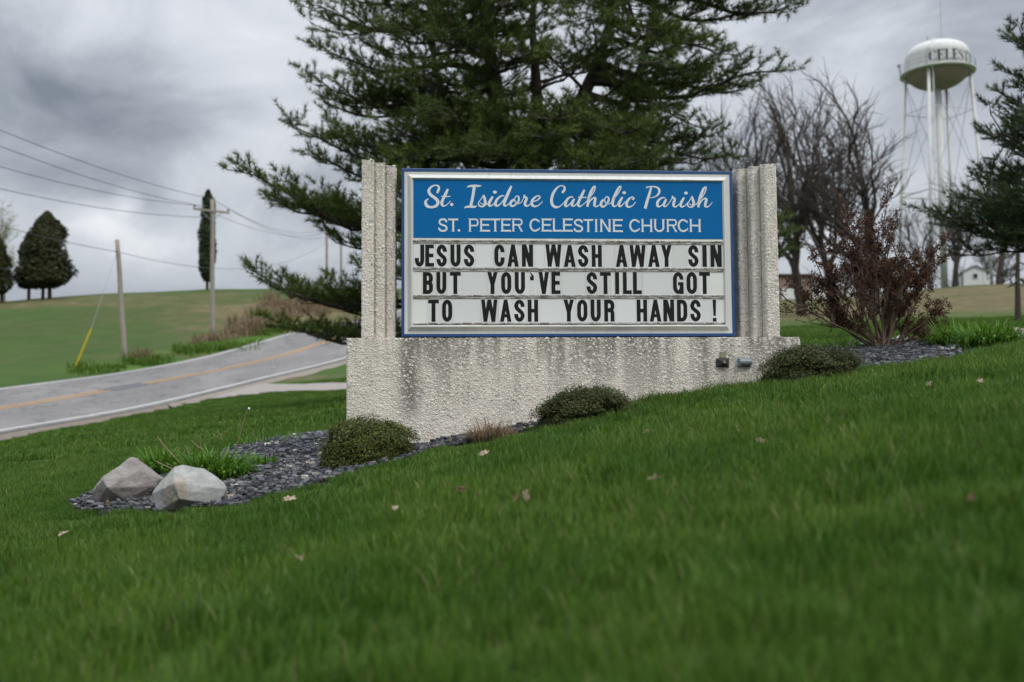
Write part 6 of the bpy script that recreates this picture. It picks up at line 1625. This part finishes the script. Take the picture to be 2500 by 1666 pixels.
# ---- taller seed stems and broad weeds at the foot of the plinth
rs = np.random.RandomState(515); mb = MB()
for k in range(120):
    u_ = rs.uniform(suv(1470, 900, PF)[0], uR - .05); w0 = sworld(u_, PF - .02 - .10 * rs.rand(), 0); g_ = gz(w0[0], w0[1]); h_ = .05 + .11 * rs.rand() ** 1.5; a_ = rs.normal(0, .35)
    mb.tube([[w0[0], w0[1], g_ - .01], [w0[0] + h_ * a_ * .4, w0[1], g_ + h_ * .6], [w0[0] + h_ * a_, w0[1] - .01, g_ + h_]], [.0012, .001, .0006], 3, cap=False)
o = mb.build('grass_stems', simple('brownish_grass_stems', (.14, .13, .06), .8, .4, 30.)); tag(o, 'thin brownish grass stems standing at the foot of the plinth', 'grass', kind='stuff')
for (px, py, lab, sd_) in [(1555, 1018, 'broad-leaved green weed against the plinth right of the middle shrub', 3), (1600, 1008, 'second broad-leaved weed against the plinth, farther right', 4)]:
    h = hit(px, py); mb = MB(); grass_tuft(mb, (0, 0, 0), 9, .085, np.random.RandomState(sd_), .026, 1.2, .02); o = mb.build('weed', MAT_LILY); o.location = h; tag(o, lab, 'weed')

# ---- fallen leaves, tiny dandelions
MAT_FLEAF = leafy('fallen_oak_leaf', [(0, (.42, .31, .22)), (1, (.58, .47, .36))], .3, .7, .2)
MAT_FLEAF2 = leafy('dark_fallen_leaf', [(0, (.12, .075, .045)), (1, (.19, .12, .07))], .3, .7, .2)
def leaf(px, py, s_, seed, lab, m=MAT_FLEAF, lift=.035):
    rs = np.random.RandomState(seed); h = hit(px, py); 
    n = 14; a = np.linspace(0, 2*np.pi, n, endpoint=False); lob = np.where(np.arange(n) % 2, .62, 1.0) * (.85 + .3 * rs.rand(n)); ex = np.where(np.cos(a) > .3, 1.25, 1.)
    rim = np.c_[np.cos(a) * lob * ex, np.sin(a) * lob * .62, .28 * rs.rand(n) + .22 * np.abs(np.sin(a))]
    s_ = s_ * 1.1; V = np.concatenate([[[0, 0, 0.]], rim * [.5, .5, 1.], rim]) * s_; n_ = np.arange(n)
    F3 = np.stack([0 * n_, 1 + n_, 1 + (n_ + 1) % n], 1); F4 = np.stack([1 + n_, 1 + n + n_, 1 + n + (n_ + 1) % n, 1 + (n_ + 1) % n], 1)
    mb = MB(); mb.add(V, [F3, F4]); mb.tube([[-s_ * 1.1, 0, .1 * s_], [-s_ * .5, 0, .02], [0, 0, 0]], .0016, 4)
    o = mb.build('fallen_leaf', m); o.location = (h[0], h[1], h[2] + lift); o.rotation_euler = (rs.normal(.3, .35), rs.normal(.1, .3), rs.rand() * 6.28)
    tag(o, lab, 'leaf', 'dead leaves lying on the lawn')
for k, (px, py, s_, lab, mm) in enumerate([
 (155, 1340, .028, 'pale curled leaf alone in the grass at far left', 0), (708, 1256, .030, 'tan leaf in the grass below the slate bed\'s middle', 0), (563, 1244, .018, 'small leaf just below the slate beside the pale boulder', 0), (262, 1258, .022, 'reddish leaf on the slate edge in front of the brownish boulder', 1),
 (965, 1286, .020, 'pale upright leaf left of centre in the foreground lawn', 0), (1283, 1258, .026, 'large crumpled leaf with a dark shadowed side in mid lawn', 0), (1262, 1262, .017, 'dark brown leaf touching the large crumpled leaf', 1), (1125, 1236, .022, 'faint brown leaf left of the large crumpled leaf', 1),
 (1583, 1089, .034, 'bright pinkish leaf on the lawn under the sign\'s right half', 0), (1596, 1216, .020, 'small tan leaf below the bright pinkish one', 0), (1856, 1117, .018, 'tiny pale leaf on the slope right of the sign', 0), (1790, 1117, .018, 'small dark leaf beside the tiny pale one on the right slope', 1),
 (727, 1416, .016, 'whitish petal-like leaf low in the blurred foreground', 0), (2372, 1284, .015, 'blurred brown leaf near the right edge of the lawn', 1), (2266, 972, .024, 'pale leaf on the lawn in front of the right slate', 0), (2396, 965, .022, 'tan leaf on the lawn near the right daylilies', 0),
 (1180, 1139, .026, 'pair-like pinkish leaf below the dry ornamental grass', 0), (1318, 1120, .022, 'brown leaf on the lawn below the middle shrub', 1), (546, 1213, .030, 'pinkish leaf leaning on the pale boulder\'s right side', 0), (582, 1206, .022, 'pale leaf on the slate right of the pale boulder', 0), (752, 1138, .024, 'tan leaf on the slate left of the rounded shrub', 0), (1560, 1008, .022, 'small pinkish leaf against the plinth right of the middle shrub', 1)]):
    leaf(px, py, s_, 300 + k, lab, MAT_FLEAF2 if mm else MAT_FLEAF, .02 if py < 1215 and px < 800 else .065)
MAT_DAND = simple('dandelion_yellow', (.55, .42, .02), .6, .1, 10.)
for k, (px, py, lab) in enumerate([(1420, 1032, 'yellow dandelion in the grass by the middle shrub'), (1066, 1112, 'yellow dandelion at the slate edge under the rounded shrub'), (1100, 1098, 'yellow dandelion between the rounded shrub and the dry tuft'), (1876, 960, 'yellow dandelion below the right shrub'), (2114, 1012, 'yellow dandelion on the right slope'), (1572, 1012, 'yellow dandelion against the plinth'), (2290, 893, 'yellow dandelion on the right slate')]):
    h = hit(px, py); mb = MB(); rs = np.random.RandomState(400 + k); n = 26; a = rs.rand(n) * 6.283; el = rs.rand(n) * 1.2; d = np.c_[np.cos(a) * np.sin(el), np.sin(a) * np.sin(el), np.cos(el)]; s2 = np.cross(d, rs.normal(0, 1, (n, 3))); s2 /= np.linalg.norm(s2, axis=1)[:, None]
    V = np.stack([0 * d + [0, 0, .055], [0, 0, .055] + d * .011 - s2 * .002, [0, 0, .055] + d * .011 + s2 * .002], 1).reshape(-1, 3); mb.add(V, np.arange(3 * n).reshape(-1, 3))
    o = mb.build('dandelion', MAT_DAND); o.location = h; tag(o, lab, 'flower', 'dandelions in the lawn')
    mb = MB(); mb.tube([[0, 0, 0], [.002, 0, .055]], .0015, 4); mb.build('stalk', MAT_LILY, o)
